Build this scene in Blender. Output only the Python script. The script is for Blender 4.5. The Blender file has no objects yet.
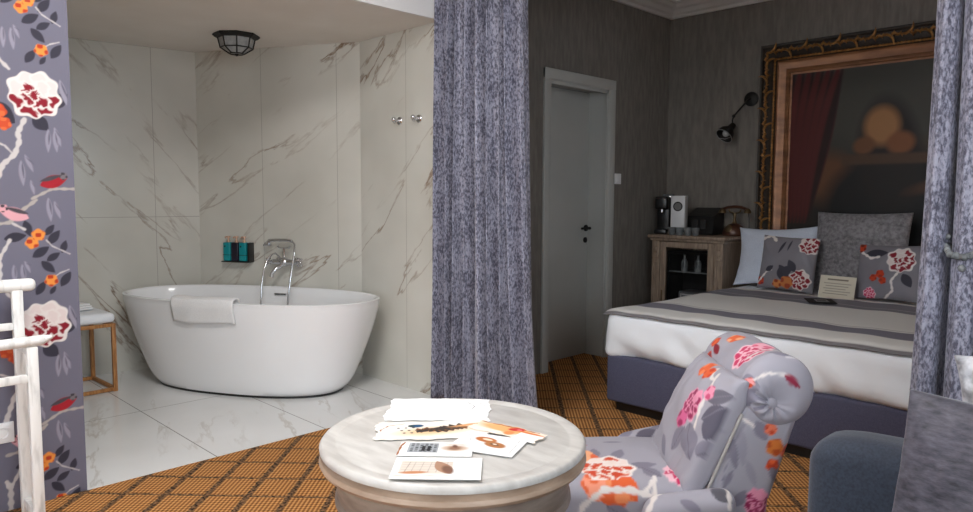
import bpy, bmesh, math
import numpy as np
from mathutils import Vector, Matrix

scn = bpy.context.scene
COL = scn.collection
PI = math.pi
rng = np.random.default_rng(7)


def lin(c):
    out = []
    for v in c:
        v = v / 255.0
        out.append(v / 12.92 if v <= .04045 else ((v + .055) / 1.055) ** 2.4)
    return tuple(out)


# ------------------------------------------------------------------ materials
def base_mat(name, rough=.6, metal=0., spec=.5):
    m = bpy.data.materials.new(name)
    m.use_nodes = True
    nt = m.node_tree
    b = nt.nodes['Principled BSDF']
    b.inputs['Roughness'].default_value = rough
    b.inputs['Metallic'].default_value = metal
    b.inputs['Specular IOR Level'].default_value = spec
    return m, nt, b


def N(nt, kind, **kw):
    n = nt.nodes.new(kind)
    for k, v in kw.items():
        if k in n.inputs.keys():
            n.inputs[k].default_value = v
        else:
            setattr(n, k, v)
    return n


def mapped(nt, scale=(1, 1, 1), rot=(0, 0, 0), coord='Object'):
    tc = nt.nodes.new('ShaderNodeTexCoord')
    mp = nt.nodes.new('ShaderNodeMapping')
    mp.inputs['Scale'].default_value = scale
    mp.inputs['Rotation'].default_value = rot
    nt.links.new(tc.outputs[coord], mp.inputs['Vector'])
    return mp.outputs['Vector']


def ramp(nt, fac, stops):
    r = nt.nodes.new('ShaderNodeValToRGB')
    el = r.color_ramp.elements
    while len(el) < len(stops):
        el.new(.5)
    for e, (p, c) in zip(el, stops):
        e.position = p
        e.color = (*lin(c), 1)
    nt.links.new(fac, r.inputs['Fac'])
    return r.outputs['Color']


def add_bump(nt, b, fac, strength=.2, dist=.01):
    bp = nt.nodes.new('ShaderNodeBump')
    bp.inputs['Strength'].default_value = strength
    bp.inputs['Distance'].default_value = dist
    nt.links.new(fac, bp.inputs['Height'])
    nt.links.new(bp.outputs['Normal'], b.inputs['Normal'])


def noisy(name, c1, c2, scale=8., rough=.6, metal=0., bump=0., stretch=(1, 1, 1), detail=4., sheen=0., dist=.004, lo=.35, hi=.65, spec=.5):
    m, nt, b = base_mat(name, rough, metal, spec)
    v = mapped(nt, stretch)
    n = N(nt, 'ShaderNodeTexNoise', Scale=scale, Detail=detail)
    nt.links.new(v, n.inputs['Vector'])
    nt.links.new(ramp(nt, n.outputs['Fac'], [(lo, c1), (hi, c2)]), b.inputs['Base Color'])
    if bump:
        add_bump(nt, b, n.outputs['Fac'], bump, dist)
    if sheen:
        b.inputs['Sheen Weight'].default_value = sheen
    return m


def painted(name, rough=.8, sheen=.0, bump=.15, bscale=600., spec=.3):
    """colour from the pattern worked into the cloth or paper itself"""
    m, nt, b = base_mat(name, rough, 0, spec)
    a = nt.nodes.new('ShaderNodeAttribute')
    a.attribute_name = 'Col'
    nt.links.new(a.outputs['Color'], b.inputs['Base Color'])
    if bump:
        v = mapped(nt)
        n = N(nt, 'ShaderNodeTexNoise', Scale=bscale, Detail=2.)
        nt.links.new(v, n.inputs['Vector'])
        add_bump(nt, b, n.outputs['Fac'], bump, .001)
    b.inputs['Sheen Weight'].default_value = sheen
    return m


def marble(name, base1, base2, vein, rough=.18, uvscale=1., joints=(1.2, .6), offset=(0, 0), veinrot=.6, joint=(150, 146, 138), seed=0., jw=.0016):
    m, nt, b = base_mat(name, rough)
    L = nt.links
    uv = mapped(nt, (1, 1, 1), coord='UV')
    mp = nt.nodes.new('ShaderNodeMapping')
    mr0 = nt.nodes.new('ShaderNodeMapping'); mr0.inputs['Rotation'].default_value = (0, 0, veinrot)
    L.new(uv, mr0.inputs['Vector'])
    mp.inputs['Scale'].default_value = (.5, 2.1, 1)
    mp.inputs['Location'].default_value = (seed, seed * .7, seed)
    L.new(mr0.outputs['Vector'], mp.inputs['Vector'])
    n1 = N(nt, 'ShaderNodeTexNoise', Scale=1.5, Detail=9., Roughness=.55, Distortion=.25)
    L.new(mp.outputs['Vector'], n1.inputs['Vector'])
    s = N(nt, 'ShaderNodeMath', operation='SUBTRACT'); s.inputs[1].default_value = .5
    L.new(n1.outputs['Fac'], s.inputs[0])
    ab = N(nt, 'ShaderNodeMath', operation='ABSOLUTE'); L.new(s.outputs[0], ab.inputs[0])
    mr = N(nt, 'ShaderNodeMapRange'); mr.inputs['From Min'].default_value = .0; mr.inputs['From Max'].default_value = .016
    mr.inputs['To Min'].default_value = 1.; mr.inputs['To Max'].default_value = 0.
    L.new(ab.outputs[0], mr.inputs['Value'])
    n2 = N(nt, 'ShaderNodeTexNoise', Scale=2.1, Detail=5.)
    L.new(mp.outputs['Vector'], n2.inputs['Vector'])
    mr2 = N(nt, 'ShaderNodeMapRange'); mr2.inputs['From Min'].default_value = .44; mr2.inputs['From Max'].default_value = .68
    L.new(n2.outputs['Fac'], mr2.inputs['Value'])
    mu = N(nt, 'ShaderNodeMath', operation='MULTIPLY'); L.new(mr.outputs[0], mu.inputs[0]); L.new(mr2.outputs[0], mu.inputs[1])
    n3 = N(nt, 'ShaderNodeTexNoise', Scale=1.3, Detail=3.); L.new(uv, n3.inputs['Vector'])
    bc = ramp(nt, n3.outputs['Fac'], [(.35, base1), (.65, base2)])
    mix = N(nt, 'ShaderNodeMixRGB'); L.new(mu.outputs[0], mix.inputs['Fac']); L.new(bc, mix.inputs['Color1'])
    mix.inputs['Color2'].default_value = (*lin(vein), 1)
    br = N(nt, 'ShaderNodeTexBrick', offset=0.0)
    br.inputs['Scale'].default_value = 1.
    br.inputs['Mortar Size'].default_value = jw
    br.inputs['Brick Width'].default_value = joints[0]
    br.inputs['Row Height'].default_value = joints[1]
    mb = nt.nodes.new('ShaderNodeMapping'); mb.inputs['Location'].default_value = (offset[0], offset[1], 0)
    L.new(uv, mb.inputs['Vector']); L.new(mb.outputs['Vector'], br.inputs['Vector'])
    mix2 = N(nt, 'ShaderNodeMixRGB'); L.new(br.outputs['Fac'], mix2.inputs['Fac']); L.new(mix.outputs['Color'], mix2.inputs['Color1'])
    mix2.inputs['Color2'].default_value = (*lin(joint), 1)
    L.new(mix2.outputs['Color'], b.inputs['Base Color'])
    return m


def carpet_mat():
    m, nt, b = base_mat('woven_carpet', .95, 0, .1)
    L = nt.links
    tc = nt.nodes.new('ShaderNodeTexCoord')
    sx = nt.nodes.new('ShaderNodeSeparateXYZ')
    L.new(tc.outputs['Object'], sx.inputs[0])
    a = math.radians(43.3)

    def M(op, x, y=None, z=None):
        n = N(nt, 'ShaderNodeMath', operation=op)
        for i, q in enumerate((x, y, z)):
            if q is None:
                continue
            if isinstance(q, (int, float)):
                n.inputs[i].default_value = q
            else:
                L.new(q, n.inputs[i])
        return n.outputs[0]
    nz = N(nt, 'ShaderNodeTexNoise', Scale=55., Detail=2.)
    L.new(tc.outputs['Object'], nz.inputs['Vector'])
    wob = M('MULTIPLY', M('SUBTRACT', nz.outputs['Fac'], .5), .03)
    X, Y = M('SUBTRACT', sx.outputs[0], -3.142), M('SUBTRACT', sx.outputs[1], .971)
    u = M('ADD', M('MULTIPLY', X, math.cos(a)), M('MULTIPLY', Y, math.sin(a)))
    v = M('SUBTRACT', M('MULTIPLY', Y, math.cos(a)), M('MULTIPLY', X, math.sin(a)))
    uw, vw = M('ADD', u, wob), M('ADD', v, wob)

    def line(q, sp, w):
        f = M('ABSOLUTE', M('SUBTRACT', M('FRACT', M('ADD', M('DIVIDE', q, sp), .5)), .5))
        return M('SUBTRACT', 1., M('SMOOTH_MIN', M('DIVIDE', M('MULTIPLY', f, sp), w), 1., .3))
    lu = line(uw, .1755, .017)
    lv = line(vw, .189, .010)
    ln = M('MINIMUM', M('MULTIPLY', M('MAXIMUM', lu, lv), 2.2), 1.)
    # flecks of the weave: fine ribs crossing
    wv = M('MULTIPLY', M('ADD', M('SINE', M('MULTIPLY', u, 2 * PI / .0175)), 1.), .5)
    wv2 = M('MULTIPLY', M('ADD', M('SINE', M('MULTIPLY', v, 2 * PI / .021)), 1.), .5)
    wvm = M('ADD', M('MULTIPLY', wv, .65), M('MULTIPLY', wv2, .35))
    col = ramp(nt, wvm, [(.1, (112, 72, 40)), (.5, (170, 116, 66)), (.9, (214, 160, 102))])
    n2 = N(nt, 'ShaderNodeTexNoise', Scale=75., Detail=3.); L.new(tc.outputs['Object'], n2.inputs['Vector'])
    dk = ramp(nt, n2.outputs['Fac'], [(.40, (46, 36, 28)), (.62, (142, 108, 78))])
    mix = N(nt, 'ShaderNodeMixRGB'); L.new(ln, mix.inputs['Fac']); L.new(col, mix.inputs['Color1']); L.new(dk, mix.inputs['Color2'])
    L.new(mix.outputs['Color'], b.inputs['Base Color'])
    add_bump(nt, b, M('SUBTRACT', wvm, M('MULTIPLY', ln, .8)), .5, .004)
    return m


def velvet(name, dark, light, scale=70., lo=.40, hi=.56, stretch=(1, 1, .55)):
    m, nt, b = base_mat(name, .55, 0, .3)
    L = nt.links
    v = mapped(nt, stretch)
    n = N(nt, 'ShaderNodeTexNoise', Scale=scale, Detail=3., Roughness=.6); L.new(v, n.inputs['Vector'])
    n2 = N(nt, 'ShaderNodeTexNoise', Scale=scale * .12, Detail=3.); L.new(v, n2.inputs['Vector'])
    ad = N(nt, 'ShaderNodeMath', operation='MULTIPLY_ADD'); ad.inputs[1].default_value = .3; L.new(n2.outputs['Fac'], ad.inputs[0])
    mu = N(nt, 'ShaderNodeMath', operation='MULTIPLY'); mu.inputs[1].default_value = .8; L.new(n.outputs['Fac'], mu.inputs[0])
    L.new(mu.outputs[0], ad.inputs[2])
    sc = N(nt, 'ShaderNodeMath', operation='MULTIPLY'); sc.inputs[1].default_value = .9; L.new(ad.outputs[0], sc.inputs[0])
    L.new(ramp(nt, sc.outputs[0], [(lo, dark), (hi, light)]), b.inputs['Base Color'])
    add_bump(nt, b, n.outputs['Fac'], .35, .004)
    b.inputs['Sheen Weight'].default_value = .35
    b.inputs['Sheen Roughness'].default_value = .4
    return m


def glass_mat(name, tint=(1, 1, 1), rough=.02, alpha=.18):
    m, nt, b = base_mat(name, rough)
    b.inputs['Base Color'].default_value = (*tint, 1)
    tr = nt.nodes.new('ShaderNodeBsdfTransparent')
    mx = nt.nodes.new('ShaderNodeMixShader')
    mx.inputs[0].default_value = alpha
    nt.links.new(tr.outputs[0], mx.inputs[1])
    nt.links.new(b.outputs[0], mx.inputs[2])
    nt.links.new(mx.outputs[0], nt.nodes['Material Output'].inputs['Surface'])
    return m


MT = {}
MT['white_wall'] = noisy('white_paint', (232, 231, 230), (237, 236, 235), 3., .7)
MT['bath_ceiling'] = noisy('bathroom_ceiling_paint', (228, 223, 216), (233, 229, 223), 3., .7)
MT['taupe'] = noisy('taupe_bark_wallpaper', (110, 105, 99), (126, 121, 114), 36., .85, bump=.25, stretch=(1, 1, .2), detail=7., dist=.004)
MT['cornice'] = noisy('plaster_white', (205, 203, 200), (212, 210, 207), 3., .8)
MT['door'] = noisy('satin_pale_grey_lacquer', (176, 177, 173), (182, 183, 179), 2., .45)
MT['marblewall'] = marble('marble_tile_wall', (200, 197, 187), (216, 213, 204), (132, 106, 84), .25, joints=(.6, 4.), offset=(.05, 0), seed=3.1, veinrot=-.62, joint=(158, 152, 143))
MT['marblewall_right'] = marble('marble_tile_wall_right', (202, 199, 189), (217, 214, 205), (134, 108, 86), .25, joints=(.75, 4.), offset=(.25, 0), seed=8.3, veinrot=-.75, joint=(160, 154, 145))
MT['marblewall_left'] = marble('marble_tile_wall_left', (192, 189, 179), (210, 207, 198), (124, 100, 80), .25, joints=(.7, 1.2), offset=(.2, .1), seed=1.7, veinrot=.85, joint=(152, 146, 137))
MT['marblefloor'] = marble('marble_tile_floor', (222, 222, 220), (232, 232, 231), (196, 190, 183), .12, joints=(1.2, .6), offset=(.3, .364), seed=5.2, veinrot=.35, joint=(150, 148, 145), jw=.003)
MT['carpet'] = carpet_mat()
MT['wallpaper'] = painted('floral_wallpaper', .75, bump=.05)
MT['floral'] = painted('floral_upholstery', .6, sheen=.1, bump=.1, bscale=900.)
MT['print'] = painted('printed_paper', .7, bump=0)
MT['canvas'] = painted('painted_canvas', .5, bump=.15, bscale=300.)
MT['striped'] = painted('striped_bedspread', .85, sheen=.1, bump=.3, bscale=500.)
MT['tub'] = noisy('white_acrylic', (240, 240, 241), (243, 243, 244), 2., .16)
MT['towel'] = noisy('white_terry', (232, 232, 233), (244, 244, 244), 220., .95, bump=.5, dist=.003)
MT['chrome'] = noisy('chrome', (205, 206, 210), (222, 223, 226), 3., .12, 1.)
MT['black_metal'] = noisy('black_iron', (22, 21, 21), (32, 31, 30), 20., .5, .3)
MT['black_plastic'] = noisy('black_plastic', (16, 16, 17), (24, 24, 25), 10., .3)
MT['lampglass'] = noisy('frosted_lamp_glass', (150, 152, 152), (175, 177, 177), 30., .25, bump=.2)
MT['teal'] = noisy('teal_bottle', (0, 132, 140), (8, 146, 152), 5., .35)
MT['navy_bottle'] = noisy('dark_bottle', (24, 22, 38), (34, 30, 50), 5., .3)
MT['rosegold'] = noisy('rose_gold', (205, 165, 140), (220, 180, 155), 5., .3, .6)
MT['bamboo'] = noisy('stool_wood', (150, 98, 52), (188, 134, 80), 14., .5, stretch=(6, 6, 1), bump=.1)
MT['curtain'] = velvet('crushed_velvet_curtain', (82, 82, 97), (162, 162, 179), 100., .41, .57, (1, 1, .52))
MT['greyvelvet'] = velvet('grey_crushed_velvet', (92, 89, 92), (138, 135, 138), 45., .35, .6, (1, 1, 1))
MT['sofavelvet'] = velvet('brushed_grey_velvet', (58, 56, 64), (98, 95, 106), 50., .34, .66, (.6, 1.5, 1))
MT['silvervelvet'] = velvet('silver_crushed_velvet', (112, 112, 118), (204, 204, 209), 22., .38, .58, (1, 1, 1))
MT['sofa'] = noisy('slate_blue_upholstery', (38, 46, 60), (52, 61, 77), 160., .8, bump=.3, sheen=.25, dist=.002)
MT['bedbase'] = noisy('navy_bed_fabric', (70, 70, 90), (84, 84, 106), 250., .85, bump=.2, dist=.002)
MT['sheet'] = noisy('white_sheet', (234, 237, 241), (239, 242, 246), 4., .8)
MT['bluecotton'] = noisy('pale_blue_cotton', (196, 204, 220), (210, 217, 231), 180., .85)
MT['whitewash'] = noisy('whitewashed_wood', (186, 182, 177), (206, 203, 198), 9., .35, stretch=(1, 3.5, 1), bump=.08, detail=6.)
MT['tabletrim'] = noisy('limed_oak_rim', (158, 134, 114), (186, 162, 141), 10., .45, stretch=(1, 1, 6), bump=.1)
MT['tableapron'] = noisy('limed_oak_apron', (124, 110, 100), (152, 138, 126), 9., .5, stretch=(1, 1, 5), bump=.1)
MT['valet'] = noisy('distressed_white_wood', (198, 197, 193), (236, 235, 232), 14., .6, stretch=(3, 3, .6), bump=.2, lo=.25, hi=.5)
MT['cabinet'] = noisy('grey_brown_oak', (124, 106, 91), (152, 134, 117), 12., .6, stretch=(5, 5, .6), bump=.25)
MT['cabinet_dark'] = noisy('dark_inner', (28, 27, 28), (36, 35, 35), 8., .6)
MT['fridge'] = noisy('fridge_grey', (98, 100, 104), (112, 114, 118), 5., .4)
MT['dark_wood'] = noisy('dark_telephone_wood', (52, 30, 22), (84, 50, 34), 10., .35)
MT['brass'] = noisy('aged_brass', (104, 88, 66), (136, 116, 88), 10., .3, .8)
MT['frame_dark'] = noisy('dark_carved_wood', (30, 22, 15), (50, 37, 24), 30., .45, bump=.5, dist=.004)
MT['frame_gold'] = noisy('old_gold_leaf', (120, 82, 42), (178, 128, 70), 40., .38, .45, bump=.3)
MT['frame_inner'] = noisy('bronze_moulding', (112, 74, 50), (146, 100, 66), 16., .38, .3, stretch=(.3, 1, 1))
MT['white_plastic'] = noisy('white_plastic', (232, 232, 232), (238, 238, 238), 3., .35)
MT['grey_plastic'] = noisy('grey_plastic', (120, 120, 120), (132, 132, 132), 3., .35)
MT['paperwhite'] = noisy('white_paper', (240, 240, 240), (246, 246, 246), 4., .8)
MT['clear'] = glass_mat('clear_glass', (.02, .02, .02), .02, .08)
MT['bottleglass'] = noisy('bottle_glass', (92, 96, 98), (132, 136, 138), 20., .08)
MT['amber'] = noisy('amber_bottle', (120, 72, 28), (150, 92, 40), 20., .15)
MT['frost'] = noisy('white_box_card', (205, 206, 208), (212, 213, 215), 5., .5)
MT['windowframe'] = noisy('window_paint', (225, 225, 222), (232, 232, 230), 3., .5)


# ------------------------------------------------------------------ mesh tools
class MB:
    def __init__(s):
        s.v, s.f, s.m = [], [], []

    def add(s, V, F, mi=0, mat=None):
        o = len(s.v)
        for p in V:
            p = Vector(p)
            if mat is not None:
                p = mat @ p
            s.v.append(tuple(p))
        for f in F:
            s.f.append(tuple(o + i for i in f)); s.m.append(mi)
        return s

    def bm(s, bm, mi=0, mat=None):
        bm.verts.index_update()
        V = [v.co.copy() for v in bm.verts]
        F = [[v.index for v in f.verts] for f in bm.faces]
        bm.free()
        return s.add(V, F, mi, mat)

    def box(s, lo, hi, bev=0., seg=2, mi=0, mat=None):
        bm = bmesh.new()
        bmesh.ops.create_cube(bm, size=1.)
        for v in bm.verts:
            v.co = Vector([lo[i] + (v.co[i] + .5) * (hi[i] - lo[i]) for i in range(3)])
        if bev:
            bmesh.ops.bevel(bm, geom=bm.edges[:], offset=bev, segments=seg, profile=.5, affect='EDGES')
        return s.bm(bm, mi, mat)

    def lathe(s, prof, c=(0, 0, 0), seg=32, mi=0, mat=None, axis='Z'):
        V, F = [], []
        for r, z in prof:
            for k in range(seg):
                a = 2 * PI * k / seg
                x, y = r * math.cos(a), r * math.sin(a)
                p = {'Z': (x, y, z), 'X': (z, x, y), 'Y': (y, z, x)}[axis]
                V.append((p[0] + c[0], p[1] + c[1], p[2] + c[2]))
        n = len(prof)
        for i in range(n - 1):
            for k in range(seg):
                F.append((i * seg + k, i * seg + (k + 1) % seg, (i + 1) * seg + (k + 1) % seg, (i + 1) * seg + k))
        if prof[0][0] > 1e-6:
            F.append(tuple(range(seg))[::-1])
        if prof[-1][0] > 1e-6:
            F.append(tuple((n - 1) * seg + k for k in range(seg)))
        return s.add(V, F, mi, mat)

    def tube(s, pts, r, seg=10, mi=0, mat=None, flat=1.):
        pts = [Vector(p) for p in pts]
        n = len(pts)
        rr = r if hasattr(r, '__len__') else [r] * n
        V, F = [], []
        up = Vector((0, 0, 1))
        prev = None
        for i, p in enumerate(pts):
            t = (pts[min(i + 1, n - 1)] - pts[max(i - 1, 0)]).normalized()
            if prev is None:
                x = t.cross(up)
                if x.length < .05:
                    x = t.cross(Vector((1, 0, 0)))
            else:
                x = prev - t * prev.dot(t)
            x.normalize(); prev = x
            y = t.cross(x)
            for k in range(seg):
                a = 2 * PI * k / seg
                V.append(p + x * math.cos(a) * rr[i] + y * math.sin(a) * rr[i] * flat)
        for i in range(n - 1):
            for k in range(seg):
                F.append((i * seg + k, i * seg + (k + 1) % seg, (i + 1) * seg + (k + 1) % seg, (i + 1) * seg + k))
        F.append(tuple(range(seg))[::-1]); F.append(tuple((n - 1) * seg + k for k in range(seg)))
        return s.add(V, F, mi, mat)

    def ball(s, c, r, seg=16, mi=0, mat=None):
        r = r if hasattr(r, '__len__') else (r, r, r)
        bm = bmesh.new()
        bmesh.ops.create_uvsphere(bm, u_segments=seg, v_segments=max(6, seg // 2), radius=1.)
        for v in bm.verts:
            v.co = Vector((c[0] + v.co.x * r[0], c[1] + v.co.y * r[1], c[2] + v.co.z * r[2]))
        return s.bm(bm, mi, mat)

    def prism(s, poly, z0, z1, mi=0, mat=None):
        n = len(poly)
        V = [(p[0], p[1], z0) for p in poly] + [(p[0], p[1], z1) for p in poly]
        F = [tuple(range(n))[::-1], tuple(range(n, 2 * n))] + [(i, (i + 1) % n, n + (i + 1) % n, n + i) for i in range(n)]
        return s.add(V, F, mi, mat)

    def build(s, name, mats, parent=None, smooth=True, angle=40):
        return mesh_obj(name, s.v, s.f, mats, parent, smooth, angle, s.m)


def mesh_obj(name, V, F, mats, parent=None, smooth=True, angle=40, mi=None):
    me = bpy.data.meshes.new(name)
    me.from_pydata([tuple(map(float, v)) for v in V], [], [tuple(map(int, f)) for f in F])
    if not isinstance(mats, (list, tuple)):
        mats = [mats]
    for m in mats:
        me.materials.append(MT[m])
    if mi is not None and len(mats) > 1:
        me.polygons.foreach_set('material_index', np.array(mi, dtype=np.int32))
    me.update()
    bm = bmesh.new(); bm.from_mesh(me)
    bmesh.ops.recalc_face_normals(bm, faces=bm.faces[:])
    bm.to_mesh(me); bm.free()
    if smooth:
        me.polygons.foreach_set('use_smooth', np.ones(len(me.polygons), dtype=bool))
        me.set_sharp_from_angle(angle=math.radians(angle))
    o = bpy.data.objects.new(name, me)
    COL.objects.link(o)
    if parent:
        o.parent = parent
    return o


def tag(o, label=None, cat=None, group=None, kind=None):
    if label: o['label'] = label
    if cat: o['category'] = cat
    if group: o['group'] = group
    if kind: o['kind'] = kind
    return o


def thing(name, label, cat, loc=(0, 0, 0), rz=0., group=None):
    o = bpy.data.objects.new(name, None)
    COL.objects.link(o)
    o.location = loc
    o.rotation_euler = (0, 0, rz)
    o.empty_display_size = .1
    return tag(o, label, cat, group)


def dup(root, loc, rz=None, label=None):
    r = root.copy(); COL.objects.link(r); r.location = loc
    if rz is not None: r.rotation_euler = (0, 0, rz)
    if label: r['label'] = label
    for ch in list(root.children):
        c = ch.copy(); COL.objects.link(c); c.parent = r
        for g in ch.children:
            d = g.copy(); COL.objects.link(d); d.parent = c
    return r


def place(o, origin, xa, ya):
    xa = Vector(xa).normalized(); ya = Vector(ya)
    ya = (ya - xa * ya.dot(xa)).normalized(); za = xa.cross(ya)
    M = Matrix((xa, ya, za)).transposed().to_4x4(); M.translation = Vector(origin)
    o.matrix_world = M
    return o


def grid_faces(nu, nv, closed=False):
    F = []
    for i in range(nu - 1):
        for j in range(nv if closed else nv - 1):
            k = (j + 1) % nv
            F.append((i * nv + j, i * nv + k, (i + 1) * nv + k, (i + 1) * nv + j))
    return F


def set_col(o, C):
    me = o.data
    at = me.color_attributes.new('Col', 'FLOAT_COLOR', 'POINT')
    buf = np.ones((len(me.vertices), 4), dtype=np.float32); buf[:, :3] = C
    at.data.foreach_set('color', buf.ravel())


def coords(o):
    a = np.zeros(len(o.data.vertices) * 3); o.data.vertices.foreach_get('co', a)
    n = np.zeros(len(o.data.vertices) * 3); o.data.vertices.foreach_get('normal', n)
    return a.reshape(-1, 3), n.reshape(-1, 3)


def dense_box(size, r, res):
    """rounded box with evenly spaced vertices, centred at the origin"""
    h = np.array(size) / 2.
    key, V, F = {}, [], []
    n = [max(2, int(round(s / res))) for s in size]
    ax = [np.linspace(-h[i], h[i], n[i] + 1) for i in range(3)]

    def vid(p):
        k = (round(p[0] * 1e5), round(p[1] * 1e5), round(p[2] * 1e5))
        if k not in key:
            key[k] = len(V); V.append(p)
        return key[k]
    for a in range(3):
        b, c = (a + 1) % 3, (a + 2) % 3
        for sgn in (-1, 1):
            ids = np.zeros((n[b] + 1, n[c] + 1), int)
            for i in range(n[b] + 1):
                for j in range(n[c] + 1):
                    p = [0, 0, 0]; p[a] = sgn * h[a]; p[b] = ax[b][i]; p[c] = ax[c][j]
                    ids[i, j] = vid(tuple(p))
            for i in range(n[b]):
                for j in range(n[c]):
                    q = (ids[i, j], ids[i + 1, j], ids[i + 1, j + 1], ids[i, j + 1])
                    F.append(q if sgn > 0 else q[::-1])
    V = np.array(V)
    rr = np.minimum(r, h - 1e-4)
    inner = np.clip(V, -(h - rr), h - rr)
    d = V - inner
    L = np.linalg.norm(d / rr, axis=1, keepdims=True)
    L[L == 0] = 1
    V = inner + d / L
    return V, F


def pillow_mesh(w, h, t, n=40, pinch=.07, wr=.006, seed=0, e=.42):
    u = np.sin(np.linspace(-PI / 2, PI / 2, n)) * .6 + np.linspace(-1, 1, n) * .4
    U, Vv = np.meshgrid(u, u, indexing='ij')
    x = w / 2 * U * (1 - pinch * (1 - Vv ** 2))
    y = h / 2 * Vv * (1 - pinch * (1 - U ** 2))
    th = t / 2 * ((1 - U ** 2) * (1 - Vv ** 2)).clip(0) ** e
    s = seed * 1.7
    wrk = wr * (np.sin(9 * U * Vv + 3 * U + s) * np.cos(7 * Vv - 4 * U + s) + .6 * np.sin(13 * (U + Vv) * U + s)) * (th / (t / 2)) ** .5
    top = np.stack([x, y, th + wrk], -1).reshape(-1, 3)
    bot = np.stack([x, y, -th + wrk], -1)
    V = list(map(tuple, top)); F = grid_faces(n, n)
    ids = np.arange(n * n).reshape(n, n).copy()
    for i in range(1, n - 1):
        for j in range(1, n - 1):
            ids[i, j] = len(V); V.append(tuple(bot[i, j]))
    for i in range(n - 1):
        for j in range(n - 1):
            F.append((ids[i, j], ids[i, j + 1], ids[i + 1, j + 1], ids[i + 1, j]))
    return np.array(V), F


# ------------------------------------------------------------------ painting floral patterns
WHT, CRIM, PINK, ORG, RUST = (222, 214, 210), (132, 22, 38), (206, 92, 120), (226, 140, 62), (190, 62, 28)
SLATE, GREYL, BRANCH = (52, 50, 62), (142, 138, 152), (196, 190, 188)


def sm(d, aa):
    return np.clip(.5 - d / aa, 0, 1)


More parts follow.
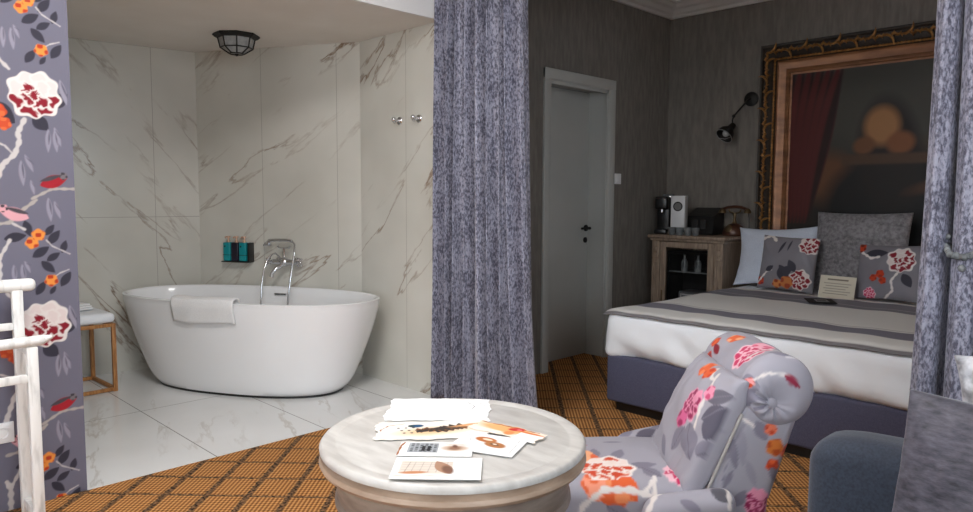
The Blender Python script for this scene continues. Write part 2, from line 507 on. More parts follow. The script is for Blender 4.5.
def paint(P, base, shapes, aa=.003):
    C = np.tile(np.array(lin(base)), (len(P), 1)) if not isinstance(base, np.ndarray) else base

    def put(ix, al, col):
        if isinstance(col, tuple): col = np.array(lin(col))
        C[ix] = C[ix] * (1 - al[:, None]) + col * al[:, None]

    def near(cx, cy, R):
        return np.nonzero((abs(P[:, 0] - cx) < R) & (abs(P[:, 1] - cy) < R))[0]
    for s in shapes:
        k = s[0]
        if k == 'flower':
            _, cx, cy, R, white, red, pink, seed = s[:8]
            sq = s[8] if len(s) > 8 else 1.
            ix = near(cx, cy, R * 1.3 * max(1, 1 / sq))
            if not len(ix): continue
            dx, dy = P[ix, 0] - cx, (P[ix, 1] - cy)
            dx = dx / sq
            q = np.hypot(dx, dy) / R; th = np.arctan2(dy, dx)
            out = .94 + .06 * np.cos(9 * th + seed) + .05 * np.cos(4 * th + 2 * seed)
            put(ix, sm((q - out) * R, aa), white)
            rp = np.random.default_rng(int(seed * 100) + 3)
            sd_ = [(0., 0.)]
            for r_, n_ in ((.36, 4), (.70, 8)):
                o_ = rp.random() * 6
                for j in range(n_):
                    a_ = o_ + 2 * PI * (j + .5 * (rp.random() - .5)) / n_
                    sd_.append((r_ * (1 + .25 * (rp.random() - .5)) * math.cos(a_), r_ * (1 + .25 * (rp.random() - .5)) * math.sin(a_)))
            sd_ = np.array(sd_)
            X_, Y_ = dx / R, dy / R
            X_ = X_ + .05 * np.sin(11 * Y_ + seed) + .03 * np.sin(23 * Y_ + 17 * X_); Y_ = Y_ + .05 * np.sin(12 * X_ + 2 * seed) + .03 * np.sin(21 * X_ - 15 * Y_)
            D = np.hypot(X_[:, None] - sd_[None, :, 0], Y_[:, None] - sd_[None, :, 1])
            o_ = np.argsort(D, 1); i1 = o_[:, 0]
            d1, d2 = np.take_along_axis(D, o_[:, :2], 1).T
            state = np.array([0 if (rp.random() < .06 or (c[1] > .25 and rp.random() < .4)) else 1 for c in sd_])[i1]
            edge = sm((q - (.84 + .06 * np.cos(9 * th + seed))) * R, aa)
            put(ix, edge * np.clip((d2 - d1 - .03) * 9, 0, 1) * (.12 + .5 * state), pink)
            put(ix, edge * np.clip((d2 - d1 - .07 - .05 * np.sin(15 * th)) * 14, 0, 1) * state, red)
        elif k == 'leaf':
            _, x0, y0, x1, y1, w, col = s[:7]
            L = math.hypot(x1 - x0, y1 - y0)
            ix = near((x0 + x1) / 2, (y0 + y1) / 2, L * .75)
            if not len(ix): continue
            tx, ty = (x1 - x0) / L, (y1 - y0) / L
            a = ((P[ix, 0] - x0) * tx + (P[ix, 1] - y0) * ty) / L
            b = -(P[ix, 0] - x0) * ty + (P[ix, 1] - y0) * tx
            hw = w * L * np.sin(PI * np.clip(a, 0, 1)) ** .8 * (1.15 - .3 * a)
            al = sm(abs(b) - hw, aa) * ((a > 0) & (a < 1))
            put(ix, al, col)
            if len(s) > 7:      # a vein down the middle
                put(ix, al * sm(abs(b) - .0012, aa * .7) * .8, s[7])
        elif k == 'line':
            _, pts, w, col = s
            for (x0, y0), (x1, y1) in zip(pts[:-1], pts[1:]):
                L = math.hypot(x1 - x0, y1 - y0)
                ix = near((x0 + x1) / 2, (y0 + y1) / 2, L / 2 + .03)
                if not len(ix) or L < 1e-6: continue
                tx, ty = (x1 - x0) / L, (y1 - y0) / L
                a = np.clip((P[ix, 0] - x0) * tx + (P[ix, 1] - y0) * ty, 0, L)
                d = np.hypot(P[ix, 0] - x0 - a * tx, P[ix, 1] - y0 - a * ty)
                put(ix, sm(d - w / 2 * (1 + .25 * np.sin(a * 180)), aa), col)
        elif k == 'blob':
            _, cx, cy, R, c1, c2, seed = s
            ix = near(cx, cy, R * 1.3)
            if not len(ix): continue
            dx, dy = P[ix, 0] - cx, P[ix, 1] - cy
            q = np.hypot(dx, dy); th = np.arctan2(dy, dx)
            al = sm(q - R * (.93 + .07 * np.cos(5 * th + seed)), aa)
            put(ix, al, c1)
            put(ix, al * np.clip((np.sin(dx / R * 3.2 + seed) * np.cos(dy / R * 4 + seed * 2) - .1) * 4, 0, 1), c2)
        elif k == 'ell':      # soft ellipse: cx, cy, rx, ry, rot, colour, softness
            _, cx, cy, rx, ry, ro, col, so = s
            dx, dy = P[:, 0] - cx, P[:, 1] - cy
            x = dx * math.cos(ro) + dy * math.sin(ro); y = -dx * math.sin(ro) + dy * math.cos(ro)
            q = np.hypot(x / rx, y / ry)
            put(np.arange(len(P)), np.clip((1 - q) / so + .5, 0, 1), col)
        elif k == 'rect':     # x0,y0,x1,y1,colour
            _, x0, y0, x1, y1, col = s
            d = np.maximum(np.maximum(x0 - P[:, 0], P[:, 0] - x1), np.maximum(y0 - P[:, 1], P[:, 1] - y1))
            put(np.arange(len(P)), sm(d, aa), col)
    return C


def peony(x, y, R, seed=0., pal=0, sq=1.):
    W, Rd, Pk = [(WHT, CRIM, (176, 72, 88)), ((236, 190, 200), (196, 44, 92), (232, 130, 160)), ((238, 226, 220), (206, 72, 40), (238, 160, 110)), ((228, 150, 175), (150, 36, 84), (200, 84, 130))][pal]
    return ('flower', x, y, R, W, Rd, Pk, seed, sq)


# wallpaper motifs in metres on the wall: (along the wall, height); the pattern repeats every 0.915 m upward
PV, PU = .915, .47
WP = []
for l in [(0.706, 1.151, 0.724, 1.088), (0.634, 1.08, 0.71, 1.093), (0.775, 1.09, 0.808, 1.133), (0.784, 1.054, 0.827, 1.109), (0.832, 1.016, 0.848, 1.068), (0.727, 1.004, 0.787, 1.044), (0.776, 0.987, 0.825, 1.018), (0.757, 0.987, 0.804, 0.938), (0.734, 0.852, 0.768, 0.905), (0.783, 0.851, 0.805, 0.883), (0.823, 0.88, 0.861, 0.938)]:
    WP.append(('leaf', *l, .24, SLATE))
WP.append(('leaf', .75, 1.561, .803, 1.51, .36, SLATE))
WP.append(('leaf', .60, 1.60, .69, 1.53, .34, SLATE))
WP.append(('leaf', .815, 1.60, .875, 1.66, .3, SLATE))
for pts, w, c in [([(0.722, 1.547), (0.697, 1.493), (0.702, 1.463), (0.684, 1.409), (0.643, 1.369), (0.614, 1.286), (.60, 1.22)], .016, BRANCH), ([(0.60, 1.465), (0.653, 1.441), (0.68, 1.408)], .006, BRANCH), ([(0.736, 1.237), (0.807, 1.277), (0.886, 1.277)], .010, (170, 162, 156)),
                  ([(0.608, 1.138), (0.656, 1.144), (0.701, 1.193), (0.75, 1.232)], .012, (170, 162, 156)), ([(0.666, 1.14), (0.705, 1.116)], .008, BRANCH), ([(0.778, 1.071), (0.798, 1.046), (0.86, 1.011)], .004, BRANCH), ([(0.612, 0.90), (0.615, 1.005), (0.603, 1.032)], .018, BRANCH),
                  ([(0.615, 1.005), (0.632, 1.034), (0.653, 1.075)], .011, BRANCH), ([(0.794, .915), (0.822, .935), (0.854, .947)], .004, BRANCH), ([(.636, .867), (.678, .821)], .012, BRANCH)]:
    WP.append(('line', pts, w, c))
for l in [(0.802, 1.515, 0.799, 1.421), (0.823, 1.524, 0.845, 1.447), (0.823, 1.509, 0.83, 1.423), (0.703, 1.387, 0.708, 1.287), (0.717, 1.41, 0.744, 1.342), (0.733, 1.311, 0.744, 1.253), (0.791, 1.242, 0.798, 1.145), (.812, 1.228, .832, 1.155), (0.662, 0.979, 0.664, 0.898), (0.699, 0.992, 0.718, 0.942), (.69, .98, .697, .895), (.85, .80, .872, .70)]:
    WP.append(('leaf', *l, .11, GREYL))
    WP.append(('leaf', l[0] + .004, l[1] - .01, l[2] + .003, l[3] + .03, .05, (86, 84, 98)))
for x, y, R in [(.728, 1.062, .025), (.751, 1.093, .025), (.79, .907, .025)]:
    WP.append(('blob', x, y, R, ORG, (176, 56, 30), x * 90))
for x, y, R in [(.636, 1.572, .030), (.653, 1.526, .026), (.622, 1.548, .022)]:
    WP.append(('blob', x, y, R, (196, 74, 40), (214, 104, 58), x * 70))
for bx, by, c, d in [(.815, 1.311, (158, 30, 42), 1), (.671, 1.182, (216, 160, 168), -1)]:      # birds on their branches
    WP.append(('leaf', bx - .05 * d, by - .022, bx + .05 * d, by + .014, .24, c))
    WP.append(('blob', bx + .034 * d, by + .018, .016, (110, 104, 108) if d > 0 else c, (60, 56, 62), 2.))
    WP.append(('leaf', bx - .05 * d, by - .005, bx + .03 * d, by + .022, .10, (70, 64, 70)))
WP.append(peony(.760, 1.645, .098, 1.2))


def wallpaper_cols(P, aa=.004):
    sh = []
    for iu in range(-5, 2):
        for iv in range(-2, 3):
            du, dv = iu * PU - .016, iv * PV + (iu % 2) * PV * .5
            if iu and P[:, 0].min() > .2 and abs(iu) > 1: continue
            for s in WP:
                if s[0] == 'leaf': sh.append(('leaf', s[1] + du, s[2] + dv, s[3] + du, s[4] + dv, *s[5:]))
                elif s[0] == 'line': sh.append(('line', [(a + du, b + dv) for a, b in s[1]], *s[2:]))
                else: sh.append((s[0], s[1] + du, s[2] + dv, *s[3:]))
    return paint(P, (108, 106, 121), sh, aa)


def motif_paint(o, base, motifs, aa=.004):
    """lay motifs on the cloth around anchor points: (centre, normal, up, depth, shapes)"""
    V, Nn = coords(o)
    C = np.tile(np.array(lin(base)), (len(V), 1))
    for c, n, up, dep, shapes in motifs:
        n = Vector(n).normalized(); up = Vector(up); e2 = (up - n * up.dot(n)).normalized(); e1 = e2.cross(n)
        d = V - np.array(c)
        ix = np.nonzero((abs(d @ np.array(n)) < dep) & (Nn @ np.array(n) > (.45 if abs(n.y) > .95 else .05)))[0]
        if not len(ix): continue
        C[ix] = paint(np.stack([d[ix] @ np.array(e1), d[ix] @ np.array(e2)], 1), C[ix].copy(), shapes, aa)
    set_col(o, C)


# ------------------------------------------------------------------ the room
XW = -3.287          # plane of the wall with the bathroom opening and the bedroom door
YB = 5.43            # wall behind the bed
YC = 2.87            # right wall of the bathroom niche
ZC = 2.85            # room ceiling
ZS = 2.30            # bathroom ceiling
XR, YR = 2.6, -3.0   # right wall, window wall


def struct(mb, name, mats, label=None, smooth=False):
    o = mb.build(name, mats, None, smooth)
    o['kind'] = 'structure'
    if label: o['label'] = label
    return o


def planar(name, mats, P0, U, V, thick_dir, lu, lv, th=.12):
    """slab whose front face carries UVs in metres"""
    P0, U, V, T = Vector(P0), Vector(U), Vector(V), Vector(thick_dir)
    co = [P0, P0 + U * lu, P0 + U * lu + V * lv, P0 + V * lv]
    vs = co + [c + T * th for c in co]
    F = [(0, 1, 2, 3), (7, 6, 5, 4), (0, 4, 5, 1), (1, 5, 6, 2), (2, 6, 7, 3), (3, 7, 4, 0)]
    me = bpy.data.meshes.new(name); me.from_pydata([tuple(v) for v in vs], [], F)
    uvl = me.uv_layers.new(name='UVMap')
    uvc = [(0, 0), (lu, 0), (lu, lv), (0, lv)] * 2
    for li, lp in enumerate(me.loops): uvl.data[li].uv = uvc[lp.vertex_index]
    me.materials.append(MT[mats])
    bm = bmesh.new(); bm.from_mesh(me); bmesh.ops.recalc_face_normals(bm, faces=bm.faces[:]); bm.to_mesh(me); bm.free()
    o = bpy.data.objects.new(name, me); COL.objects.link(o); o['kind'] = 'structure'
    return o


mb = MB(); mb.box((XW, YR, -.1), (XR, YB, 0)); mb.box((-3.6, 3.862, -.1), (XW, 4.574, -.0005)); struct(mb, 'floor', 'carpet')
# bathroom niche: left wall L0-C1, angled back wall C1-C2, right wall along Y = YC
C0, C1, C2 = Vector((-5.53, .75, 0)), Vector((-5.297, 2.233, 0)), Vector((-4.13, YC, 0))
poly = [(XW, .75), (XW, YC), (C2.x, C2.y), (C1.x, C1.y), (C0.x, C0.y)]
fb = MB().prism(poly, -.1, .002); fo = struct(fb, 'floor_bathroom', 'marblefloor')
uvl = fo.data.uv_layers.new(name='UVMap')
for li, lp in enumerate(fo.data.loops):
    c = fo.data.vertices[lp.vertex_index].co; uvl.data[li].uv = (c.x + 10, c.y)
struct(MB().prism([(XW - .02, .75), (XW - .02, YC)] + poly[2:], ZS, ZS + .1), 'ceiling_bathroom', 'bath_ceiling')


def wall_between(name, A, B, h, mats):
    d = (B - A); L = d.length; d.normalize()
    out = Vector((-d.y, d.x, 0))      # niche lies to the right of A->B
    return planar(name, mats, A, d, Vector((0, 0, 1)), out, L, h)


wall_between('wall_bathroom_left', C0, C1, ZS, 'marblewall_left')
wall_between('wall_bathroom_back', C1, C2, ZS, 'marblewall')
planar('wall_bathroom_right', 'marblewall_right', C2, (1, 0, 0), (0, 0, 1), (0, 1, 0), XW - C2.x, ZS, .10)
planar('wall_bathroom_near', 'marblewall', (C0.x, .75, 0), (1, 0, 0), (0, 0, 1), (0, -1, 0), XW - .16 - C0.x, ZS)

# papered wall: dense face near the opening, coarser further left, plain core behind
parts, cols, F = [], [], []
for y0, y1, res in [(YR, -.6, .012), (-.6, .45, .006), (.45, .872, .0032)]:
    ny, nz = int((y1 - y0) / res) + 1, int(ZC / res) + 1
    ys, zs = np.linspace(y0, y1, ny), np.linspace(0, ZC, nz)
    Yg, Zg = np.meshgrid(ys, zs, indexing='ij')
    P = np.stack([Yg.ravel(), Zg.ravel()], 1)
    off = sum(len(p) for p in parts)
    parts.append(np.stack([np.full(len(P), XW), P[:, 0], P[:, 1]], 1)); cols.append(wallpaper_cols(P, max(.004, res)))
    F += [tuple(off + i for i in f) for f in grid_faces(ny, nz)]
core = MB().box((XW - .15, YR, 0), (XW - .001, .872, ZC))
off = sum(len(p) for p in parts)
parts.append(np.array(core.v)); cols.append(np.tile(np.array(lin((108, 106, 121))), (len(core.v), 1)))
F += [tuple(off + i for i in f) for f in core.f]
wl = mesh_obj('wall_left', np.concatenate(parts), F, 'wallpaper', None, False)
set_col(wl, np.concatenate(cols)); wl['kind'] = 'structure'

struct(MB().box((XW - .02, .872, ZS), (XW, YC + .1, ZC)), 'wall_bulkhead', 'white_wall')
mb = MB()
mb.box((XW - .3, YC + .1, 0), (XW, 3.862, ZC)); mb.box((XW - .3, 4.574, 0), (XW, YB, ZC)); mb.box((XW - .3, 3.862, 2.08), (XW, 4.574, ZC))
struct(mb, 'wall_bedroom_left', 'taupe')
struct(MB().box((XW - .3, YB, 0), (XR, YB + .12, ZC)), 'wall_bedroom_back', 'taupe')
struct(MB().box((XR, YR, 0), (XR + .12, -.85, ZC)).box((XR, 1.15, 0), (XR + .12, YB, ZC)).box((XR, -.85, 0), (XR + .12, 1.15, .35)).box((XR, -.85, 2.65), (XR + .12, 1.15, ZC)), 'wall_right', 'white_wall')
struct(MB().box((XW - .3, YR, ZC), (XR, YB, ZC + .1)), 'ceiling', 'white_wall')
struct(MB().box((XW, 2.99, 2.45), (XR, 3.11, ZC)), 'wall_shade_header', 'white_wall')  # unseen header, added above the curtains to shade the bedroom
# window wall behind the photographer
WN = [(-2.6, -1.0), (-.3, 1.3)]
mb = MB(); xs = XW - .15
for a, b in WN:
    mb.box((xs, YR - .12, 0), (a, YR, ZC)); mb.box((a, YR - .12, 0), (b, YR, .35)); mb.box((a, YR - .12, 2.65), (b, YR, ZC)); xs = b
mb.box((xs, YR - .12, 0), (XR, YR, ZC)); struct(mb, 'wall_windows', 'white_wall')
for i, (a, b) in enumerate(WN):
    mb = MB(); m = (a + b) / 2
    for x0, x1, z0, z1 in [(a, a + .06, .35, 2.65), (b - .06, b, .35, 2.65), (m - .03, m + .03, .35, 2.65), (a, b, .35, .41), (a, b, 2.59, 2.65)]:
        mb.box((x0, YR - .09, z0), (x1, YR - .03, z1))
    struct(mb, 'window_%d' % (i + 1), 'windowframe')
mb = MB()
for y0, y1, z0, z1 in [(-.85, -.79, .35, 2.65), (1.09, 1.15, .35, 2.65), (.12, .18, .35, 2.65), (-.85, 1.15, .35, .41), (-.85, 1.15, 2.59, 2.65)]:
    mb.box((XR + .03, y0, z0), (XR + .09, y1, z1))
struct(mb, 'window_3', 'windowframe')

# cornice of the bedroom
prof = [(0, 2.746), (.022, 2.746), (.03, 2.765), (.055, 2.775), (.075, 2.80), (.10, 2.812), (.115, 2.835), (.135, 2.838), (.135, 2.851), (0, 2.851)]
for nm, p0, d, out, L in [('trim_1', (XW, 3.11), (0, 1), (1, 0), YB - 3.11), ('trim_2', (XW, YB), (1, 0), (0, -1), XR - XW)]:
    V = []
    for e in (0, 1):
        for w, z in prof:
            k = L if e else (0 if nm == 'trim_1' else 0)
            m_ = -w if (nm == 'trim_1' and e) else (w if (nm == 'trim_2' and not e) else 0)
            V.append((p0[0] + d[0] * (k + m_) + out[0] * w, p0[1] + d[1] * (k + m_) + out[1] * w, z))
    n = len(prof)
    F = [(i, (i + 1) % n, n + (i + 1) % n, n + i) for i in range(n)] + [tuple(range(n)), tuple(range(n, 2 * n))[::-1]]
    o = mesh_obj(nm, V, F, 'cornice', None, False); o['kind'] = 'structure'

# bedroom door in its deep reveal
mb = MB()
ca = .065
mb.box((XW - .19, 3.862, 0), (XW + .012, 3.872, 2.08)); mb.box((XW - .19, 4.564, 0), (XW + .012, 4.574, 2.08)); mb.box((XW - .19, 3.862, 2.07), (XW + .012, 4.574, 2.08))
mb.box((XW, 3.80, 0), (XW + .02, 3.868, 2.147), .004); mb.box((XW, 4.568, 0), (XW + .02, 4.636, 2.147), .004); mb.box((XW, 3.80, 2.075), (XW + .021, 4.636, 2.147), .004)
mb.box((XW - .012, 4.545, 0), (XW + .004, 4.57, 2.072), .003); mb.box((XW - .012, 3.866, 2.045), (XW + .004, 4.57, 2.072), .003)
dj = struct(mb, 'door_frame', 'door', smooth=True)
dj.name = 'trim_3'
d1 = tag(bpy.data.objects.new('door_1', None), kind='structure'); COL.objects.link(d1)
d1.location = (XW - .20, 4.22, 0); d1['label'] = 'plain white bedroom door with black lever handle in deep white reveal'
lf = MB().box((-.02, -.353, .005), (.02, .353, 2.065), .003).build('door_leaf', 'door', d1)
mb = MB()
mb.lathe([(.0, 0), (.026, 0), (.026, .008), (.012, .012), (.010, .045), (0, .046)], (.02, .318, 1.012), 20, axis='X')
mb.tube([(.062, .318, 1.012), (.066, .30, 1.013), (.066, .26, 1.014), (.064, .215, 1.012)], [.010, .009, .008, .009], 10)
mb.ball((.062, .318, 1.012), .012, 12)
h = mb.build('door_handle', 'black_metal', d1); h['label'] = 'black lever handle'
mb = MB().lathe([(0, 0), (.022, 0), (.022, .008), (.006, .011), (0, .011)], (.02, .312, .918), 20, axis='X')
mb.build('keyhole_escutcheon', 'black_metal', d1)

# ------------------------------------------------------------------ wall fittings
ls = thing('light_switch', 'small white light switch on taupe wall right of the door', 'light switch', (XW, 4.70, 1.40))
MB().box((0, -.041, -.041), (.009, .041, .041), .003).build('cover_plate', 'white_plastic', ls)
MB().box((.009, -.027, -.027), (.014, .027, .027), .002).build('rocker', 'white_plastic', ls)
so = thing('power_socket', 'white power socket low on the floral wallpaper behind the valet stand', 'socket', (XW, .578, .318))
MB().box((0, -.041, -.041), (.009, .041, .041), .003).build('cover_plate', 'white_plastic', so)
MB().lathe([(0, .004), (.016, .004), (.018, .010), (.021, .012), (.022, .009), (.022, 0)], (0, 0, 0), 24, axis='X').build('socket_well', 'white_plastic', so)
mb = MB()
for s in (-1, 1): mb.lathe([(0, .003), (.0028, .003), (.0028, .0048), (0, .0048)], (.0, s * .0095, 0), 10, axis='X')
mb.build('pin_holes', 'black_plastic', so)

# chrome robe hooks on the right bathroom wall
hk = thing('robe_hook', 'chrome robe hook on marble wall, the left one of two', 'hook', (-3.69, YC, 1.737), 0, 'robe hooks on the bathroom wall')
MB().lathe([(0, 0), (.026, 0), (.026, -.006), (.022, -.010), (0, -.010)], (0, 0, 0), 20, axis='Y').build('wall_plate', 'chrome', hk)
mb = MB().tube([(0, -.008, 0), (0, -.045, .004)], .008, 10); mb.ball((0, -.05, .006), .016, 12)
mb.tube([(0, -.03, -.004), (0, -.042, -.018), (0, -.056, -.012)], .005, 8)
mb.build('peg', 'chrome', hk)
dup(hk, (-3.495, YC, 1.737), None, 'chrome robe hook on marble wall, the right one nearer the curtain')

# octagonal ceiling lamp
lp = thing('ceiling_lamp', 'octagonal black lantern lamp with glass panes on bathroom ceiling', 'ceiling lamp', (-4.54, 2.19, ZS), .35)
MB().lathe([(.145, 0), (.150, -.008), (.135, -.022), (.118, -.026)], (0, 0, 0), 8).build('rim', 'black_metal', lp, False)
MB().lathe([(.112, -.024), (.098, -.085), (.045, -.118), (.012, -.122)], (0, 0, 0), 8).build('glass_shade', 'lampglass', lp, False)
mb = MB()
pr_ = [(.116, -.024), (.102, -.086), (.047, -.121)]
for k in range(8):
    a = 2 * PI * k / 8
    mb.tube([(r * math.cos(a), r * math.sin(a), z) for r, z in pr_], .0045, 6)
    b = 2 * PI * (k + 1) / 8
    for r, z in pr_[1:]:
        mb.tube([(r * math.cos(a), r * math.sin(a), z), (r * math.cos(b), r * math.sin(b), z)], .004, 6)
mb.build('cage', 'black_metal', lp)
MB().lathe([(.012, -.118), (.014, -.124), (.008, -.134), (0, -.138)], (0, 0, 0), 12).build('finial', 'black_metal', lp)

# ------------------------------------------------------------------ bathtub
TH = .5
TUB = (-4.443, 2.187, .002)
ct = math.cos(TH); st_ = math.sin(TH)


def sup(a, b, n, z, N_=96):
    t = np.linspace(0, 2 * PI, N_, endpoint=False); c, s = np.cos(t), np.sin(t)
    return np.stack([a * np.sign(c) * abs(c) ** (2 / n), b * np.sign(s) * abs(s) ** (2 / n), np.full(N_, z)], 1)


tub = thing('bathtub', 'white freestanding oval bathtub in front of the marble wall', 'bathtub', TUB, TH)
rings = []
A0, B0, A1, B1, HT = .665, .305, .912, .418, .605
for k in np.linspace(0, 1, 22):
    g = .88 * (1 - (1 - k) ** 1.35) + .12 * min(1, k / .12) ** .5
    rings.append(sup(A0 + (A1 - A0) * g, B0 + (B1 - B0) * g, 2.35, .016 + (HT - .024) * k))
for da, z in [(.002, HT - .004), (-.004, HT), (-.014, HT + .001), (-.024, HT - .003), (-.03, HT - .012)]:
    rings.append(sup(A1 + da, B1 + da, 2.35, z))
for k in np.linspace(.08, 1, 16):
    g = k ** 1.5
    rings.append(sup(A1 - .032 - .26 * g, B1 - .032 - .15 * g, 2.3, HT - .012 - .44 * k ** .9))
for f in (.9, .7, .4, .1):
    rings.append(sup((A1 - .292) * f, (B1 - .182) * f, 2.2, .15))
V = np.concatenate(rings); F = grid_faces(len(rings), 96, True)
F.append(tuple(range(96))[::-1]); F.append(tuple((len(rings) - 1) * 96 + k for k in range(96)))
mesh_obj('tub_shell', V, F, 'tub', tub, True, 60)
MB().prism([tuple(p[:2]) for p in sup(A0 - .006, B0 - .006, 2.35, 0)], 0, .018).build('base_shadow_gap', 'black_plastic', tub, False)  # black strip stands in for the shadow gap under the tub
tub.children[-1].name = 'base_shadow_strip'
# overflow slot on the inner back wall, by the taps
mb = MB().box((-.05, -.007, -.008), (.05, .006, .008), .003, mi=0)
for k in range(4): mb.box((-.04 + k * .022, -.0085, -.0035), (-.024 + k * .022, -.0065, .0035), .0, mi=1)
ov = mb.build('overflow_slot', ['chrome', 'black_plastic'], tub)
ov.location = (.0, .376, .553); ov.rotation_euler = (-.12, 0, 0)


def tub_rim(x, off):
    return -(B1 + off) * (1 - (abs(x) / (A1 + off)) ** 2.35) ** (1 / 2.35)


# towel folded over the front rim
xs = np.linspace(-.25, .19, 40)
prof = [(-.062, HT - .10), (-.058, HT - .06), (-.052, HT - .02), (-.045, HT + .010), (-.03, HT + .020), (-.008, HT + .020), (.012, HT + .012), (.020, HT - .01), (.016, HT - .04), (.008, HT - .075), (-.001, HT - .11), (-.004, HT - .128)]
V = []
for x in xs:
    for j, (o_, z) in enumerate(prof):
        yy = tub_rim(x, 0) - o_
        wv = .004 * math.sin(x * 31 + j * .6) * (j / 11)
        V.append((x + .008 * (j / 11) * (x + .15), yy - wv, z + .006 * math.sin(x * 14) * (j / 11)))
tw = mesh_obj('bath_towel', V, grid_faces(len(xs), len(prof)), 'towel', None)
sd = tw.modifiers.new('thickness', 'SOLIDIFY'); sd.thickness = .012; sd.offset = 1
tw.location = TUB; tw.rotation_euler = (0, 0, TH)
tag(tw, 'white folded towel hanging over the near rim of the bathtub', 'towel')

# taps and dispensers hang on the angled back wall: local x along the wall, -y out of it
wa = math.atan2((C2 - C1).y, (C2 - C1).x)
wd = Vector((math.cos(wa), math.sin(wa), 0)); wo = Vector((math.sin(wa), -math.cos(wa), 0))


def on_wall(x, z, out=0.): return C1 + wd * (x + .036) + wo * out + Vector((0, 0, z))


fc = thing('bath_mixer_tap', 'chrome wall tap with hand shower cradle above the bathtub', 'tap', on_wall(.715, .785), wa)
mb = MB()
for s in (-1, 1):
    mb.lathe([(0, 0), (.03, 0), (.03, -.006), (.016, -.012), (.013, -.05), (0, -.05)], (s * .075, 0, 0), 18, axis='Y')
mb.tube([(-.10, -.055, 0), (-.06, -.055, 0), (0, -.055, 0), (.06, -.055, 0), (.10, -.055, 0)], [.019, .02, .026, .02, .019], 14); mb.ball((0, -.055, 0), (.036, .034, .036), 14)
mb.build('body', 'chrome', fc)
MB().tube([(0, -.06, -.01), (-.01, -.085, -.025), (-.03, -.12, -.045), (-.05, -.135, -.075), (-.055, -.135, -.10)], [.018, .017, .014, .013, .016], 12).build('spout', 'chrome', fc)
for s in (-1, 1):
    mb = MB(); mb.tube([(s * .10, -.055, 0), (s * .125, -.06, 0)], .010, 10)
    for k in range(4):
        a = PI / 4 + k * PI / 2
        e = (s * .128, -.06 + .03 * math.cos(a), .03 * math.sin(a))
        mb.tube([(s * .128, -.06, 0), e], .0055, 8); mb.ball(e, .008, 8)
    mb.ball((s * .13, -.06, 0), .012, 10)
    mb.build('cross_handle', 'chrome', fc)
MB().tube([(0, -.055, .02), (0, -.055, .06), (.0, -.06, .10)], [.012, .010, .010], 10).tube([(-.05, -.06, .115), (-.04, -.06, .10), (.04, -.06, .10), (.05, -.06, .115)], .007, 8).build('cradle', 'chrome', fc)
mb = MB().tube([(-.13, -.065, .135), (-.115, -.065, .15), (-.06, -.065, .155), (.03, -.065, .157), (.07, -.065, .15)], [.012, .013, .011, .010, .011], 12)
mb.lathe([(0, .0), (.028, .0), (.030, .012), (.018, .028), (0, .03)], (-.13, -.065, .112), 18)
mb.build('hand_shower', 'chrome', fc)
MB().tube([(.07, -.065, .15), (.098, -.075, .13), (.106, -.10, .06), (.104, -.14, -.08), (.098, -.165, -.20), (.09, -.175, -.32)], .007, 10).build('shower_hose', 'chrome', fc)
MB().tube([(-.10, -.062, .05), (-.115, -.09, .02), (-.122, -.13, -.06), (-.124, -.16, -.18), (-.12, -.175, -.32)], .007, 10).tube([(-.03, -.058, .03), (-.07, -.06, .062), (-.10, -.062, .05)], .006, 8).build('shower_hose', 'chrome', fc)

rk = thing('dispenser_rack', 'black wall rack holding three soap bottles above the bathtub', 'rack', on_wall(.312, .80), wa)
MB().box((-.112, -.012, -.02), (.118, -.001, .115), .003).build('back_plate', 'black_plastic', rk)
MB().box((-.112, -.075, -.028), (.118, -.001, -.02), .002).box((.108, -.07, -.02), (.118, -.012, .115), .002).build('shelf_bracket', 'black_plastic', rk)
kinds = [('teal', -.068, 'teal soap bottle with pump, left in the black wall rack'), ('navy_bottle', .0, 'dark soap bottle with pump between two teal ones'), ('teal', .066, 'teal soap bottle with pump, right in the black wall rack')]
for mt, dx, lb in kinds:
    b = thing('soap_bottle', lb, 'soap bottle', on_wall(.312 + dx, .781, .043), wa, 'soap bottles in the wall rack')
    MB().box((-.030, -.028, 0), (.030, .028, .135), .008, 3).build('bottle_body', mt, b)
    MB().box((-.0302, -.0286, .042), (.0302, .0286, .046), 0).build('label_band', 'black_plastic', b)
    MB().box((-.018, -.0288, .10), (-.006, -.027, .113), 0).build('label_mark', 'black_plastic', b)
    MB().lathe([(.012, .135), (.012, .150), (.006, .152), (.006, .168), (.014, .170), (.014, .180), (0, .181)], (0, 0, 0), 16).tube([(0, 0, .175), (0, -.03, .175), (0, -.036, .168)], .005, 8).build('pump', 'rosegold', b)

# stool with cushion and towel, left in the bathroom
stl = thing('bath_stool', 'square wooden frame stool with white seat left of the bathtub', 'stool', (-5.06, 1.27, .002), .04)
w = .2
for sx in (-1, 1):
    for sy in (-1, 1):
        MB().box((sx * w - .012, sy * w - .012, 0), (sx * w + .012, sy * w + .012, .44), .002).build('leg', 'bamboo', stl)
for z in (.004, .418):
    for s in (-1, 1):
        MB().box((-w + .012, s * w - .010, z), (w - .012, s * w + .010, z + .022), .002).build('rail', 'bamboo', stl)
        MB().box((s * w - .010, -w + .012, z), (s * w + .010, w - .012, z + .022), .002).build('rail', 'bamboo', stl)
Vv, Ff = dense_box((.43, .43, .065), .03, .02)
Vv[:, 2] += .475 + .008 * (1 - (Vv[:, 0] / .215) ** 2) * (1 - (Vv[:, 1] / .215) ** 2)
mesh_obj('seat', Vv, Ff, 'sheet', stl)
mb = MB()
for k in range(3): mb.box((-.14, -.15, .002 + k * .014), (.10, .12 - k * .01, .015 + k * .014), .006, 2)
ft = mb.build('folded_towel', 'towel')
ft.location = (-5.07, 1.27, .522); ft.rotation_euler = (0, 0, .2)
